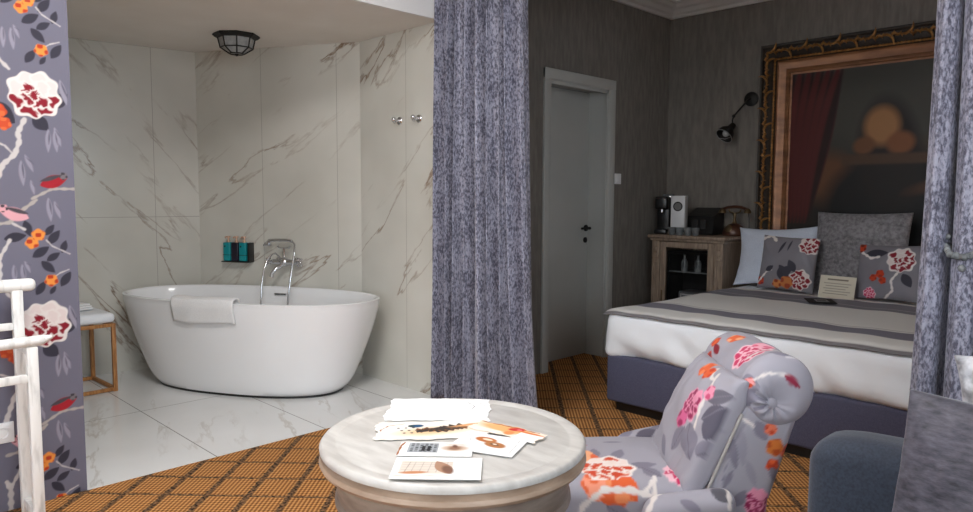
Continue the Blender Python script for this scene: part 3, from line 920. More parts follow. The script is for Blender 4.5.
tag(ft, 'white folded towel lying on the stool seat', 'towel')

# ------------------------------------------------------------------ valet stand
vs = thing('valet_stand', 'distressed white wooden valet stand before the floral wallpaper', 'valet stand', (-3.12, .42, 0))
XA, XBp = -.085, .105     # rear and front post, relative
for s, nm in ((1, 'right'), (-1, 'left')):
    y = s * .215
    MB().box((XA - .017, y - .018, 0), (XA + .017, y + .018, .90), .004).build('rear_post', 'valet', vs)
    MB().box((XBp - .016, y - .018, 0), (XBp + .016, y + .018, .695), .004).build('front_post', 'valet', vs)
    MB().box((XA + .017, y - .013, .035), (XBp - .016, y + .013, .07), .003).build('foot_rail', 'valet', vs)
    MB().box((XA + .017, y - .012, .66), (XBp - .016, y + .012, .688), .003).build('side_rail', 'valet', vs)
Vv, Ff = dense_box((.045, .56, .05), .022, .012)
mesh_obj('top_bar', Vv + np.array([XA, 0, .905]), Ff, 'valet', vs)
mb = MB(); mb.tube([(XBp, -.30, .712), (XBp, -.27, .716), (XBp, 0, .712), (XBp, .25, .716), (XBp, .283, .725)], [.008, .019, .021, .019, .007], 12, flat=1.)
mb.build('front_rail', 'valet', vs)
MB().box((XA - .012, -.197, .735), (XA + .012, .197, .762), .004).build('back_rail', 'valet', vs)
MB().box((XBp - .012, -.197, .565), (XBp + .012, .197, .595), .004).build('cross_rail', 'valet', vs)
MB().box((XBp - .012, -.197, .035), (XBp + .012, .197, .07), .004).build('cross_rail', 'valet', vs)

# ------------------------------------------------------------------ curtains
def curtain(name, label, x0, x1, xt0, xt1, folds, amp, y, ztop, zbot, seed, sharp=1., nz=70, nu=420, group=None):
    rg = np.random.default_rng(seed)
    u = np.linspace(0, 1, nu)
    ph = 2 * PI * folds * (u + .025 * np.sin(2 * PI * u * 2.3 + seed) + .012 * np.sin(2 * PI * 5.1 * u))
    V = []
    for k in range(nz):
        q = k / (nz - 1)          # 0 bottom, 1 top
        a = x0 + (xt0 - x0) * q ** .6; b = x1 + (xt1 - x1) * q ** .6
        fo = np.sin(ph + .35 * math.sin(3 * q + seed)) + .35 * np.sin(2.3 * ph + 1.1 + .6 * q) * (1 - .3 * q)
        fo = np.sign(fo) * abs(fo) ** sharp
        xx = a + (b - a) * u + .012 * np.cos(ph)
        yy = y - .04 * (1 - q) - amp * (.75 + .35 * (1 - q)) * fo
        V.append(np.stack([xx, yy, np.full(nu, zbot + (ztop - zbot) * q)], 1))
    o = mesh_obj(name, np.concatenate(V), grid_faces(nz, nu), 'curtain', None, True, 180)
    m = o.modifiers.new('thickness', 'SOLIDIFY'); m.thickness = .003; m.offset = 0
    return tag(o, label, 'curtain', group)


cu = curtain('curtain', 'grey crushed velvet curtain beside the bathroom opening', XW + .008, -2.40, XW + .012, -2.60, 8.5, .052, 2.855, 2.84, .012, 2, .9)
cu['group'] = 'velvet room divider curtains'


def column_curtain():
    """gathered curtain: deep rounded pleats side by side with dark gaps between"""
    xs = [-.676, -.583, -.487, -.39, -.285, -.17, -.05, .07]
    nz, V = 60, []
    for k in range(nz):
        q = k / (nz - 1); row = []
        for i, xc in enumerate(xs):
            r = .038 + .004 * math.sin(i * 2.1) + .004 * (1 - q)
            xc2 = xc + .012 * math.sin(3 * q + i) - (.028 if i == 0 else .015) * (1 - q) ** 1.5
            for t in np.linspace(0, 1, 30):
                a = PI + PI * t      # front half of the pleat, towards the sitting area
                row.append((xc2 + r * math.cos(a), 2.935 + .085 * math.sin(a) * (1 + .06 * math.sin(7 * a + i)), .012 + 2.83 * q))
            if i < len(xs) - 1:
                xm = (xc + xs[i + 1]) / 2
                for t in (-1, 0, 1): row.append((xm + t * .006, 2.978, .012 + 2.83 * q))
        V.append(np.array(row))
    o = mesh_obj('curtain', np.concatenate(V), grid_faces(nz, len(V[0])), 'curtain', None, True, 180)
    m = o.modifiers.new('thickness', 'SOLIDIFY'); m.thickness = .003; m.offset = 0
    return tag(o, 'grey crushed velvet curtain gathered at the foot of the bed behind the sofa', 'curtain', 'velvet room divider curtains')


column_curtain()
# beaded crystal tie on the right curtain
mb = MB()
for k in range(22):
    a = PI * 1.02 + PI * .96 * k / 21
    mb.ball((-.583 + .055 * math.cos(a), 2.93 + .10 * math.sin(a), 1.085 - .03 * math.sin(PI * k / 21) + .004 * (k % 2)), .010 + .003 * (k % 3 == 0), 8)
mb.ball((-.635, 2.90, 1.12), .011, 8); mb.ball((-.64, 2.895, 1.09), .009, 8); mb.ball((-.573, 2.815, 1.02), .013, 8)
tb = mb.build('beaded_tieback', 'bottleglass')
tag(tb, 'clear crystal bead tieback around the right curtain', 'tieback')

# ------------------------------------------------------------------ bed
BX0, BX1, BY0, BY1 = -2.465, -.655, 3.425, 5.37
bed = thing('bed', 'double bed with navy fabric base and white fitted sheet', 'bed', ((BX0 + BX1) / 2, (BY0 + BY1) / 2, 0))
bw, bl = BX1 - BX0, BY1 - BY0
MB().box((-bw / 2 + .01, -bl / 2 + .01, .055), (bw / 2 - .01, bl / 2, .335), .018, 3).build('base', 'bedbase', bed)
MB().box((-bw / 2 + .06, -bl / 2 + .05, 0), (bw / 2 - .06, bl / 2 - .04, .06)).build('plinth', 'black_plastic', bed, False)
Vv, Ff = dense_box((bw + .02, bl, .27), .07, .028)
x, y, z = Vv[:, 0], Vv[:, 1], Vv[:, 2]
side = np.clip((.09 - z) / .2, 0, 1)
fr = np.clip((-y - bl / 2 + .1) / .1, 0, 1); lf_ = np.clip((abs(x) - bw / 2 + .1) / .1, 0, 1)
dia = np.sin(15 * x + 30 * z + 2. * np.sin(4 * x)) * .6 + .5 * np.sin(31 * x + 22 * z + 2 * np.sin(3.1 * x))
Vv[:, 1] -= fr * side * (.020 * dia + .012 * np.sin((z + .13) / .27 * PI).clip(0))
dia2 = np.sin(17 * y - 26 * z) * .5 + .5 * np.sin(29 * y + 20 * z)
Vv[:, 0] += np.sign(x) * lf_ * side * .006 * dia2
Vv[:, 2] += (z < -.08) * (.008 * np.sin(7 * x + 1) + .004 * np.sin(17 * x)) * fr
cor = np.clip(1 - np.hypot((x + bw / 2) / .22, (y + bl / 2) / .22), 0, 1)
Vv[:, 2] -= cor * .035 * (z < .06); Vv[:, 0] -= cor * .02 * side
Vv[:, 2] += .463
mt_ = mesh_obj('mattress', Vv, Ff, 'sheet', bed, True, 180)
mt_['label'] = 'white fitted sheet over the mattress'

# striped bedspread lying over the mattress
nx, ny = 150, 170
sx = np.linspace(0, 1, nx)
path = []   # (y, z) from the front hem over the top edge to the pillows
L_ = np.linspace(0, 1, ny)
X0, X1 = BX0 + .005, BX1 + .03
V, CC = [], []
for i in sx:
    xw = X0 + (X1 - X0) * i
    for l in L_:
        yv = BY0 - .004 + 1.50 * l
        zz = .6035 + .003 * math.sin(xw * 9 + yv * 5) * math.sin(yv * 11) + .002 * math.sin(xw * 23 + 4 * yv)
        if l < .05:
            zz -= .022 * (1 - l / .05) ** 2
        ed = max(0, 1 - i / .05)
        zz -= .014 * ed ** 2
        er = max(0, 1 - (1 - i) / .05); zz -= .014 * er ** 2
        V.append((xw - .012 * math.sin(yv * 6) * ed, yv, zz))
V = np.array(V)
bs = mesh_obj('bedspread', V, grid_faces(nx, ny), 'striped', None, True, 180)
yv = V[:, 1]
base = np.tile(np.array(lin((224, 222, 218))), (len(V), 1))
for a, b, c in [(BY0 - .02, BY0 + .02, (120, 116, 118)), (3.66, 3.845, (112, 108, 122)), (3.875, 3.885, (150, 146, 148)), (4.50, 4.86, (116, 112, 124)), (4.61, 4.625, (168, 165, 166))]:
    al = np.clip(.5 - np.maximum(a - yv, yv - b) / .008, 0, 1)[:, None]
    base = base * (1 - al) + np.array(lin(c)) * al
set_col(bs, base)
sd = bs.modifiers.new('thickness', 'SOLIDIFY'); sd.thickness = .007; sd.offset = -1
tag(bs, 'grey bedspread with darker stripes lying across the bed', 'bedspread')


def pillow(name, label, cat, mat, w, h, t, bottom, lean, rz=0., seed=0, n=40, pinch=.07, wr=.005, flange=0., group=None, roll=0., e=.42):
    Vv, Ff = pillow_mesh(w, h, t, n, pinch, wr, seed, e)
    o = mesh_obj(name, Vv, Ff, mat, None, True, 180)
    up = Vector((math.sin(roll) * math.cos(lean), math.sin(lean), math.cos(lean)))
    R = Matrix.Rotation(rz, 3, 'Z')
    xa = R @ Vector((math.cos(roll), 0, -math.sin(roll))); up = R @ up
    place(o, Vector(bottom) + up.normalized() * (h / 2), xa, up)
    return tag(o, label, cat, group)


def fl_pillow(o, shapes, base=(124, 121, 128)):
    V, _ = coords(o); set_col(o, paint(V[:, :2], base, shapes, .004))


p1 = pillow('pillow', 'pale blue white pillow leaning at the left bedside', 'pillow', 'bluecotton', .60, .46, .14, (-2.195, 5.10, .612), .33, .05, 1, pinch=.12, roll=-.05)
p2 = pillow('cushion', 'floral cushion between the blue-white pillow and big grey velvet cushion', 'cushion', 'floral', .385, .385, .12, (-2.045, 4.94, .612), .22, .05, 3, 120, .05, .003, group='bed cushions', roll=.03)
fl_pillow(p2, [('leaf', -.02, -.09, .05, -.02, .3, SLATE), ('leaf', .03, -.10, -.04, -.02, .25, SLATE), ('leaf', -.02, -.12, -.03, -.03, .25, SLATE), peony(.105, -.11, .072, .4), ('blob', .02, -.135, .045, (196, 118, 62), (160, 66, 36), 1.), ('blob', -.045, -.15, .032, (206, 130, 70), (150, 60, 30), 2.), peony(.135, .135, .07, 2.), ('line', [(-.19, .16), (-.13, .19), (-.09, .15)], .02, WHT), ('leaf', -.02, .15, -.06, .06, .1, SLATE), ('leaf', .02, .16, .0, .08, .08, SLATE), ('blob', -.165, -.14, .03, RUST, CRIM, 3.), ('line', [(-.19, -.16), (-.12, -.07), (-.09, -.06)], .012, WHT), ('leaf', -.13, -.07, -.08, -.03, .3, SLATE), ('leaf', .07, -.06, .02, .02, .28, SLATE)])
p3 = pillow('cushion', 'large grey crushed velvet cushion standing before the painting', 'cushion', 'greyvelvet', .60, .56, .16, (-1.64, 5.12, .612), .20, 0, 4, pinch=.045, wr=.004, group='bed cushions', roll=-.01)
p4 = pillow('cushion', 'floral cushion right of the note card by the curtain', 'cushion', 'floral', .40, .36, .12, (-1.40, 4.93, .612), .25, -.12, 5, 120, .05, .003, group='bed cushions', roll=-.03)
fl_pillow(p4, [('leaf', -.15, .10, .0, .12, .2, SLATE), ('line', [(-.17, .12), (-.10, .08), (-.05, .09)], .014, WHT), peony(.08, .075, .085, 1.1), ('leaf', .1, -.01, .15, -.09, .3, SLATE), ('line', [(.07, -.01), (.04, -.06), (.05, -.12), (.0, -.17)], .012, WHT), ('blob', -.03, -.02, .028, RUST, (150, 50, 26), 1.), ('blob', -.07, -.045, .024, RUST, (150, 50, 26), 2.), ('blob', -.01, -.06, .024, RUST, (150, 50, 26), 3.), peony(-.09, -.145, .04, .3, 1), ('blob', -.175, .15, .03, RUST, (120, 40, 20), 2.)])


# card stood against the grey cushion, black leaflet lying on the spread
def sheet(name, label, cat, w, h, n, shapes, origin, xa, ya, base=(236, 235, 230), mat='print', thick=.0015, group=None, outline=None, aa=.0016):
    nu = int(n); nv = max(8, int(n * h / w))
    U, Vg = np.meshgrid(np.linspace(-w / 2, w / 2, nu), np.linspace(-h / 2, h / 2, nv), indexing='ij')
    P = np.stack([U.ravel(), Vg.ravel()], 1)
    P3 = np.concatenate([P, np.zeros((len(P), 1))], 1)
    if outline is not None:
        P3 = outline(P3, w, h)
    o = mesh_obj(name, P3, grid_faces(nu, nv), mat, None, False)
    set_col(o, paint(P, base, shapes, aa))
    s = o.modifiers.new('thickness', 'SOLIDIFY'); s.thickness = thick; s.offset = 0
    place(o, origin, xa, ya)
    return tag(o, label, cat, group)


lines = [('rect', -.065, .045, .065, .055, (120, 112, 100))] + [('rect', -.085 + .012 * (k % 2), .022 - k * .017, .085 - .015 * (k % 3), .027 - k * .017, (150, 143, 132)) for k in range(5)]
sheet('note_card', 'cream note card with printed lines propped against the grey cushion', 'card', .225, .15, 90, lines, (-1.675, 4.876, .675), (1, -.03, -.01), (0, .25, 1), (206, 198, 180), thick=.002)
sheet('leaflet', 'black leaflet with pale square lying on the bedspread', 'leaflet', .16, .20, 60, [('rect', -.03, -.055, .045, .05, (150, 148, 150)), ('rect', -.02, -.03, .035, .03, (90, 88, 90))], (-1.68, 4.61, .6145), (.87, .5, 0), (-.5, .87, 0), (26, 25, 26), thick=.003)

# ------------------------------------------------------------------ framed painting
FX0, FX1, FZ0, FZ1 = -2.475, -.655, .62, 2.405
pt = thing('framed_painting', 'huge dark painting in ornate carved gilt frame above the bed', 'painting', ((FX0 + FX1) / 2, YB, (FZ0 + FZ1) / 2))
fw, fh = FX1 - FX0, FZ1 - FZ0


def frame_ring(prof, name, mat):
    V, F = [], []
    n = len(prof)
    for cx, cz in [(-1, -1), (1, -1), (1, 1), (-1, 1)]:
        for ins, d in prof:
            V.append((cx * (fw / 2 - ins), -d, cz * (fh / 2 - ins)))
    for c in range(4):
        for i in range(n - 1):
            a, b = c * n + i, ((c + 1) % 4) * n + i
            F.append((a, b, b + 1, a + 1))
    return mesh_obj(name, V, F, mat, pt, True, 30)


frame_ring([(0, .0), (0, .045), (.008, .055), (.018, .052), (.028, .04), (.075, .034), (.10, .04), (.108, .048), (.12, .048), (.128, .036), (.128, 0)], 'carved_frame', 'frame_dark')
frame_ring([(.126, .0), (.126, .036), (.140, .040), (.155, .034), (.19, .022), (.20, .026), (.215, .026), (.222, .014), (.24, .010), (.24, 0)], 'inner_moulding', 'frame_inner')


def leaf_scroll(flip):
    """one acanthus scroll lying along +x, bulging towards -y: a curled ridge with side lobes"""
    mb = MB()
    for k, (x0, a0, ln, w0) in enumerate([(-.062, -.35, .135, .0135), (-.035, .55, .075, .0115), (-.01, -.95, .06, .010), (.012, .75, .06, .010), (.03, -.5, .05, .008), (-.05, -1.0, .045, .008)]):
        pts, rr = [], []
        for t in np.linspace(0, 1, 9):
            a = (a0 + (1.15 if a0 < 0 else -1.15) * t) * flip
            q = Vector((x0, -.004, 0)) + Vector((math.cos(a), 0, math.sin(a))) * ln * (t - .3 * t * t)
            pts.append(q + Vector((0, -.008 - .008 * math.sin(PI * t), 0))); rr.append(w0 * math.sin(PI * (.14 + .84 * t)) ** .7)
        mb.tube(pts, rr, 8, flat=.75)
    return mb


i_ = .054
cs = [Vector((-fw / 2 + i_, -.036, fh / 2 - i_)), Vector((fw / 2 - i_, -.036, fh / 2 - i_)), Vector((fw / 2 - i_, -.036, -fh / 2 + i_)), Vector((-fw / 2 + i_, -.036, -fh / 2 + i_))]
leaf_p = [leaf_scroll(1).build('gilt_leaf_scroll', 'frame_gold', pt), leaf_scroll(-1).build('gilt_leaf_scroll', 'frame_gold', pt)]
used = 0
for a, b in [(0, 1), (3, 0), (1, 2), (2, 3)]:
    d = cs[b] - cs[a]; L = d.length; d.normalize(); k = int(round(L / .118))
    for i in range(k):
        if used < 2: o = leaf_p[used]
        else:
            o = leaf_p[i % 2].copy(); COL.objects.link(o)
        used += 1
        o.location = cs[a] + d * ((i + .5) * L / k)
        o.rotation_euler = (0, -math.atan2(d.z, d.x), 0)
i_ = .114
cs = [Vector((-fw / 2 + i_, -.05, fh / 2 - i_)), Vector((fw / 2 - i_, -.05, fh / 2 - i_)), Vector((fw / 2 - i_, -.05, -fh / 2 + i_)), Vector((-fw / 2 + i_, -.05, -fh / 2 + i_))]
for a, b in [(0, 1), (1, 2), (2, 3), (3, 0)]:
    L = (cs[b] - cs[a]).length; n = int(L / .022) * 4
    MB().tube([cs[a].lerp(cs[b], j / n) for j in range(n + 1)], [.0045 + .0045 * abs(math.sin(PI * j / 4)) for j in range(n + 1)], 8).build('bead_moulding', 'frame_gold', pt)
# plain painted canvas: dark brown ground, red drape, rounded fruit on a brown ledge
cw, ch_ = fw - .47, fh - .47
nu, nv = 160, 160
U, Vg = np.meshgrid(np.linspace(-cw / 2, cw / 2, nu), np.linspace(-ch_ / 2, ch_ / 2, nv), indexing='ij')
P = np.stack([U.ravel(), Vg.ravel()], 1)
sh = [('ell', -.05, .42, .75, .42, 0, (62, 60, 54), .8), ('ell', -.38, -.12, .16, .18, 0, (92, 58, 34), .7), ('ell', .45, .05, .3, .12, 0, (64, 52, 38), .8),
      ('ell', .08, -.35, .50, .42, 0, (17, 15, 15), .25), ('ell', .0, .02, .20, .40, .1, (26, 20, 17), .35),
      ('ell', -.05, .24, .11, .13, .0, (150, 106, 66), .5), ('ell', .07, .12, .085, .075, .2, (120, 74, 42), .5), ('ell', -.16, .11, .07, .06, .2, (104, 66, 38), .5), ('rect', -.30, -.02, .42, .05, (74, 52, 36)), ('ell', .30, -.16, .18, .04, .3, (70, 46, 30), .8)]
for k in range(6):
    sh.append(('leaf', -cw / 2 - .02 + .07 * k, ch_ / 2 + .05, -cw / 2 + .00 + .025 * k, -.45, .05, (78, 26, 24)))
    sh.append(('leaf', -cw / 2 + .01 + .07 * k, ch_ / 2 + .05, -cw / 2 + .02 + .025 * k, -.45, .025, (36, 14, 14)))
sh.append(('leaf', cw / 2 + .02, ch_ / 2 + .1, cw / 2 - .12, .05, .12, (70, 24, 22)))
cv = mesh_obj('canvas', np.stack([P[:, 0], np.full(len(P), -.012), P[:, 1]], 1), grid_faces(nu, nv), 'canvas', pt, False)
cv['label'] = 'dark canvas with a red drape and soft brown fruit shapes'
set_col(cv, paint(P, (34, 29, 24), sh, .02))
MB().box((-fw / 2 + .03, -.010, -fh / 2 + .03), (fw / 2 - .03, 0, fh / 2 - .03)).build('backing_board', 'frame_dark', pt)

# wall lamp left of the painting
sc = thing('wall_lamp', 'black swing arm wall lamp left of the painting', 'wall lamp', (-2.555, YB, 2.02))
MB().lathe([(0, 0), (.055, 0), (.055, -.016), (.045, -.024), (0, -.026)], (0, 0, 0), 28, axis='Y').build('wall_plate', 'black_metal', sc)
MB().tube([(0, -.02, 0), (-.005, -.05, -.008), (-.05, -.07, -.065), (-.10, -.09, -.13)], .007, 8).tube([(-.10, -.09, -.13), (-.11, -.09, -.16), (-.105, -.09, -.20)], .006, 8).ball((-.10, -.09, -.13), .014, 10).build('arm', 'black_metal', sc)
mt4 = Matrix.Translation((-.105, -.09, -.20)) @ Matrix.Rotation(-.75, 4, 'X') @ Matrix.Rotation(.25, 4, 'Y')
MB().lathe([(0, .01), (.022, .008), (.026, -.02), (.03, -.04), (.06, -.075), (.068, -.115), (.066, -.12), (.055, -.08), (.024, -.045), (0, -.04)], (0, 0, 0), 28, mat=mt4).build('lamp_shade', 'black_metal', sc)
MB().ball((0, 0, -.085), (.03, .03, .036), 16, mat=mt4).build('bulb', 'lampglass', sc)
MB().tube([(.068 * math.cos(a), .068 * math.sin(a), -.122) for a in np.linspace(0, 2 * PI, 25)], .0035, 6, mat=mt4).tube([(-.066, 0, -.12), (-.03, 0, -.15), (.03, 0, -.15), (.066, 0, -.12)], .0025, 6, mat=mt4).build('wire_guard', 'grey_plastic', sc)

# ------------------------------------------------------------------ minibar cabinet
KX0, KX1, KY0, KY1, KZ = -3.145, -2.535, 5.0, 5.42, .912
cab = thing('minibar_cabinet', 'carved oak minibar cabinet with glass door in the corner', 'cabinet', ((KX0 + KX1) / 2, (KY0 + KY1) / 2, 0))
hw, hd = (KX1 - KX0) / 2, (KY1 - KY0) / 2
mb = MB()
mb.box((-hw, -hd + .02, .08), (-hw + .02, hd, KZ)).box((hw - .02, -hd + .02, .08), (hw, hd, KZ)).box((-hw + .02, hd - .015, .08), (hw - .02, hd, KZ)).box((-hw + .02, -hd + .02, .08), (hw - .02, hd - .015, .10))
mb.build('carcass', 'cabinet', cab, False)
MB().box((-hw + .005, -hd + .03, 0), (hw - .005, hd, .08), .004).box((-hw - .01, -hd, 0), (hw + .01, -hd + .03, .085), .006).build('plinth', 'cabinet', cab)
mb = MB().box((-hw - .03, -hd - .03, KZ + .022), (hw + .03, hd, KZ + .048), .008, 3).box((-hw - .015, -hd - .015, KZ), (hw + .015, hd, KZ + .022), .008, 3)
mb.build('top', 'cabinet', cab)
for s in (-1, 1):
    mb = MB(); x0 = s * (hw - .035)
    mb.box((x0 - .035, -hd - .005, .085), (x0 + .035, -hd + .025, KZ), .004)
    for k in (-1, 0, 1): mb.tube([(x0 + k * .016, -hd - .006, .30), (x0 + k * .016, -hd - .006, .74)], .006, 8)
    mb.box((x0 - .032, -hd - .012, .78), (x0 + .032, -hd, .80), .003).ball((x0, -hd - .006, .84), (.022, .01, .028), 12).box((x0 - .032, -hd - .012, .22), (x0 + .032, -hd, .25), .003)
    mb.build('pilaster', 'cabinet', cab)
dw = hw - .075
dr_ = MB().box((-dw, -hd - .002, .10), (-dw + .05, -hd + .02, KZ - .005), .003).box((dw - .05, -hd - .002, .10), (dw, -hd + .02, KZ - .005), .003).box((-dw + .05, -hd - .002, KZ - .05), (dw - .05, -hd + .02, KZ - .005), .003).box((-dw + .05, -hd - .002, .10), (dw - .05, -hd + .02, .17), .003).build('glass_door', 'cabinet', cab)
MB().box((-dw + .05, -hd + .008, .17), (dw - .05, -hd + .012, KZ - .05)).build('pane', 'clear', dr_, False)
MB().box((-dw + .018, -hd - .012, .42), (-dw + .03, -hd - .002, .52), .004).build('key_plate', 'brass', dr_)
# dark fridge inside, bottles on its shelf
kc = Vector(((KX0 + KX1) / 2, (KY0 + KY1) / 2, 0))
fg = thing('mini_fridge', 'dark mini fridge with lit compartment behind the cabinet glass', 'fridge', (kc.x, kc.y + .06, .10))
mb = MB().box((-.25, .10, 0), (.25, .12, .72)).box((-.25, -.12, 0), (-.235, .10, .72)).box((.235, -.12, 0), (.25, .10, .72)).box((-.235, -.12, .70), (.235, .10, .72)).box((-.235, -.12, 0), (.235, .10, .02))
mb.build('housing', 'cabinet_dark', fg, False)
MB().box((-.235, -.12, .555), (.235, .09, .565)).build('shelf', 'bottleglass', fg, False)
MB().box((-.16, -.10, .02), (.18, .09, .40), .01).build('inner_compartment', 'fridge', fg)
MB().box((-.13, -.105, .15), (.15, -.10, .165)).box((-.135, -.105, .37), (.155, -.10, .382)).box((-.14, -.105, .05), (-.13, -.10, .382)).build('compartment_trim', 'frost', fg, False)
for i, (dx, lb) in enumerate([(-.12, 'small clear bottle on the fridge shelf, leftmost of three'), (.0, 'small clear bottle on the fridge shelf, middle of three'), (.12, 'small clear bottle on the fridge shelf, rightmost of three')]):
    b = MB().lathe([(0, 0), (.026, 0), (.027, .005), (.027, .07), (.022, .085), (.010, .10), (.010, .125), (.013, .126), (.013, .135), (0, .135)], (0, 0, 0), 16).build('bottle', 'bottleglass')
    b.location = (kc.x + dx, kc.y - .02, .665); tag(b, lb, 'bottle', 'bottles behind the cabinet glass')
b = MB().lathe([(0, 0), (.03, 0), (.031, .006), (.031, .10), (.026, .12), (.012, .14), (.012, .17), (.015, .171), (.015, .18), (0, .18)], (0, 0, 0), 16).build('bottle', 'amber')
b.location = (kc.x + .12, kc.y - .085, .268); b.location.z = .262
tag(b, 'amber bottle low in front of the fridge compartment', 'bottle', 'bottles behind the cabinet glass')
tray_b = MB().box((-.19, -.045, -.006), (.22, .012, 0), .002).build('bottle_ledge', 'bottleglass', fg, False)
tray_b.location = (0, -.115, .162)

KT = KZ + .048      # cabinet top
cm = thing('coffee_machine', 'black capsule coffee machine at the left end of the cabinet', 'coffee machine', (-3.165, 5.20, KT), .3)
MB().box((-.055, -.02, 0), (.055, .15, .30), .016, 3).build('body', 'black_plastic', cm)
MB().box((-.05, -.11, .20), (.05, -.02, .305), .014, 3).build('brew_head', 'black_plastic', cm)
MB().box((-.05, -.13, 0), (.05, -.02, .035), .008).build('drip_tray', 'black_plastic', cm)
MB().box((-.042, -.125, .035), (.042, -.03, .038)).build('drip_grille', 'chrome', cm, False)
MB().box((-.045, -.114, .285), (.045, -.108, .29)).build('chrome_strip', 'chrome', cm, False)
MB().box((-.045, .09, .05), (.045, .165, .325), .01).build('water_tank', 'bottleglass', cm)
MB().tube([(0, -.075, .20), (0, -.075, .175)], .012, 10).build('spout', 'chrome', cm)
cbx = thing('coffee_box', 'tall white box with black round emblem beside the coffee machine', 'box', (-2.985, 5.13, KT), .25)
MB().box((-.056, -.045, 0), (.056, .045, .31), .003).build('carton', 'frost', cbx)
MB().lathe([(0, -.0455), (.038, -.0455), (.038, -.0435), (0, -.0435)], (0, 0, .225), 28, axis='Y').build('emblem', 'black_plastic', cbx)
MB().lathe([(.026, -.0462), (.029, -.0462), (.029, -.045), (.026, -.045), (.026, -.0462)], (0, 0, .225), 28, axis='Y').box((-.014, -.0464, .221), (.014, -.0452, .229)).build('printed_mark', 'grey_plastic', cbx, False)
lb_ = thing('leather_box', 'black box with slanted lid standing behind the small cups', 'box', (-2.85, 5.30, KT))
MB().add([(-.13, -.08, 0), (.11, -.08, 0), (.11, .1, 0), (-.13, .1, 0), (-.13, -.06, .15), (.11, -.06, .15), (.11, .1, .215), (-.13, .1, .215)], [(0, 3, 2, 1), (0, 1, 5, 4), (1, 2, 6, 5), (2, 3, 7, 6), (3, 0, 4, 7), (4, 5, 6, 7)]).build('case', 'black_plastic', lb_, False)
MB().box((-.075, -.084, .05), (-.02, -.074, .12), .003).box((.0, -.084, .05), (.05, -.074, .12), .003).box((-.12, -.083, .02), (.10, -.076, .026)).build('front_packets', 'cabinet_dark', lb_)
for i, (x, y, lb) in enumerate([(-2.985, 5.03, 'small glass cup in front of the white box'), (-2.915, 5.02, 'small glass cup, second from the left on the cabinet'), (-2.848, 5.035, 'small glass cup before the black box, third from left'), (-2.780, 5.025, 'small glass cup nearest the telephone')]):
    c = thing('cup', lb, 'cup', (x, y, KT), 1.2 + .2 * i, 'cups on the cabinet')
    MB().lathe([(0, .002), (.018, .002), (.02, .0), (.026, .012), (.031, .045), (.032, .062), (.030, .062), (.027, .02), (.0, .012)], (0, 0, 0), 20).build('bowl', 'bottleglass', c)
    MB().tube([(.030, 0, .05), (.046, 0, .046), (.048, 0, .028), (.029, 0, .02)], .0035, 8).build('handle', 'bottleglass', c)
ph = thing('telephone', 'antique wooden telephone with brass cradle on the cabinet', 'telephone', (-2.60, 5.30, KT), -.15)
MB().lathe([(0, 0), (.085, 0), (.09, .012), (.088, .03), (.078, .06), (.055, .085), (.025, .097), (0, .098)], (0, 0, 0), 32).build('base', 'dark_wood', ph)
MB().lathe([(.022, .095), (.014, .11), (.011, .14), (.016, .165), (.012, .18), (0, .182)], (0, 0, 0), 20).tube([(-.055, 0, .205), (-.045, 0, .185), (0, 0, .175), (.045, 0, .185), (.055, 0, .205)], .007, 10).build('cradle', 'brass', ph)
MB().lathe([(.028, 0), (.032, .006), (.024, .01), (.0, .011)], (0, 0, 0), 24, mat=Matrix.Translation((0, -.07, .055)) @ Matrix.Rotation(1.1, 4, 'X')).build('dial', 'brass', ph)
hs = MB().tube([(-.115, 0, .205), (-.06, 0, .222), (0, 0, .226), (.06, 0, .222), (.115, 0, .205)], [.011, .012, .013, .012, .011], 12).build('handset', 'dark_wood', ph)
for s in (-1, 1):
    MB().lathe([(0, 0), (.030, 0), (.026, .02), (.014, .034), (0, .036)], (s * .112, 0, .178), 18).build('ear_cap', 'brass', hs)
MB().tube([(.08, -.01, .03), (.12, -.01, .012), (.13, 0, .06), (.128, 0, .14), (.118, 0, .18)], .004, 8).build('cord', 'black_plastic', ph)

# ------------------------------------------------------------------ round table with papers
TC = Vector((-1.313, 1.187, 0)); TZ = .65; TR = .332
tb_ = thing('round_table', 'round whitewashed wooden table in front of the armchair', 'table', TC)
MB().lathe([(0, TZ - .016), (.30, TZ - .016), (.318, TZ - .02), (TR, TZ - .016), (TR + .001, TZ - .008), (TR - .004, TZ - .001), (.325, TZ + .001), (.315, TZ), (.297, TZ - .0005), (.293, TZ - .002), (.289, TZ - .0005), (0, TZ)], (0, 0, 0), 120).build('tabletop', 'whitewash', tb_, True, 50)
MB().lathe([(.30, TZ - .018), (.316, TZ - .020), (.320, TZ - .026), (.331, TZ - .032), (.334, TZ - .042), (.330, TZ - .050), (.317, TZ - .056), (.298, TZ - .058)], (0, 0, 0), 120).build('edge_moulding', 'tabletrim', tb_)
MB().lathe([(.298, TZ - .056), (.296, TZ - .07), (.290, TZ - .13), (.296, TZ - .136), (.297, TZ - .146), (.288, TZ - .15), (.27, TZ - .15), (.27, TZ - .06)], (0, 0, 0), 120).build('apron', 'tableapron', tb_)
MB().lathe([(.06, TZ - .02), (.06, TZ - .16), (.035, TZ - .18), (.045, .36), (.062, .30), (.05, .22), (.032, .18), (.055, .13), (.06, .09), (0, .085)], (0, 0, 0), 32).build('pedestal', 'tableapron', tb_)
for k in range(4):
    a = k * PI / 2 + .6
    MB().tube([(.04 * math.cos(a), .04 * math.sin(a), .12), (.12 * math.cos(a), .12 * math.sin(a), .085), (.20 * math.cos(a), .20 * math.sin(a), .04), (.255 * math.cos(a), .255 * math.sin(a), .02)], [.024, .022, .02, .02], 12).build('leg', 'tableapron', tb_)


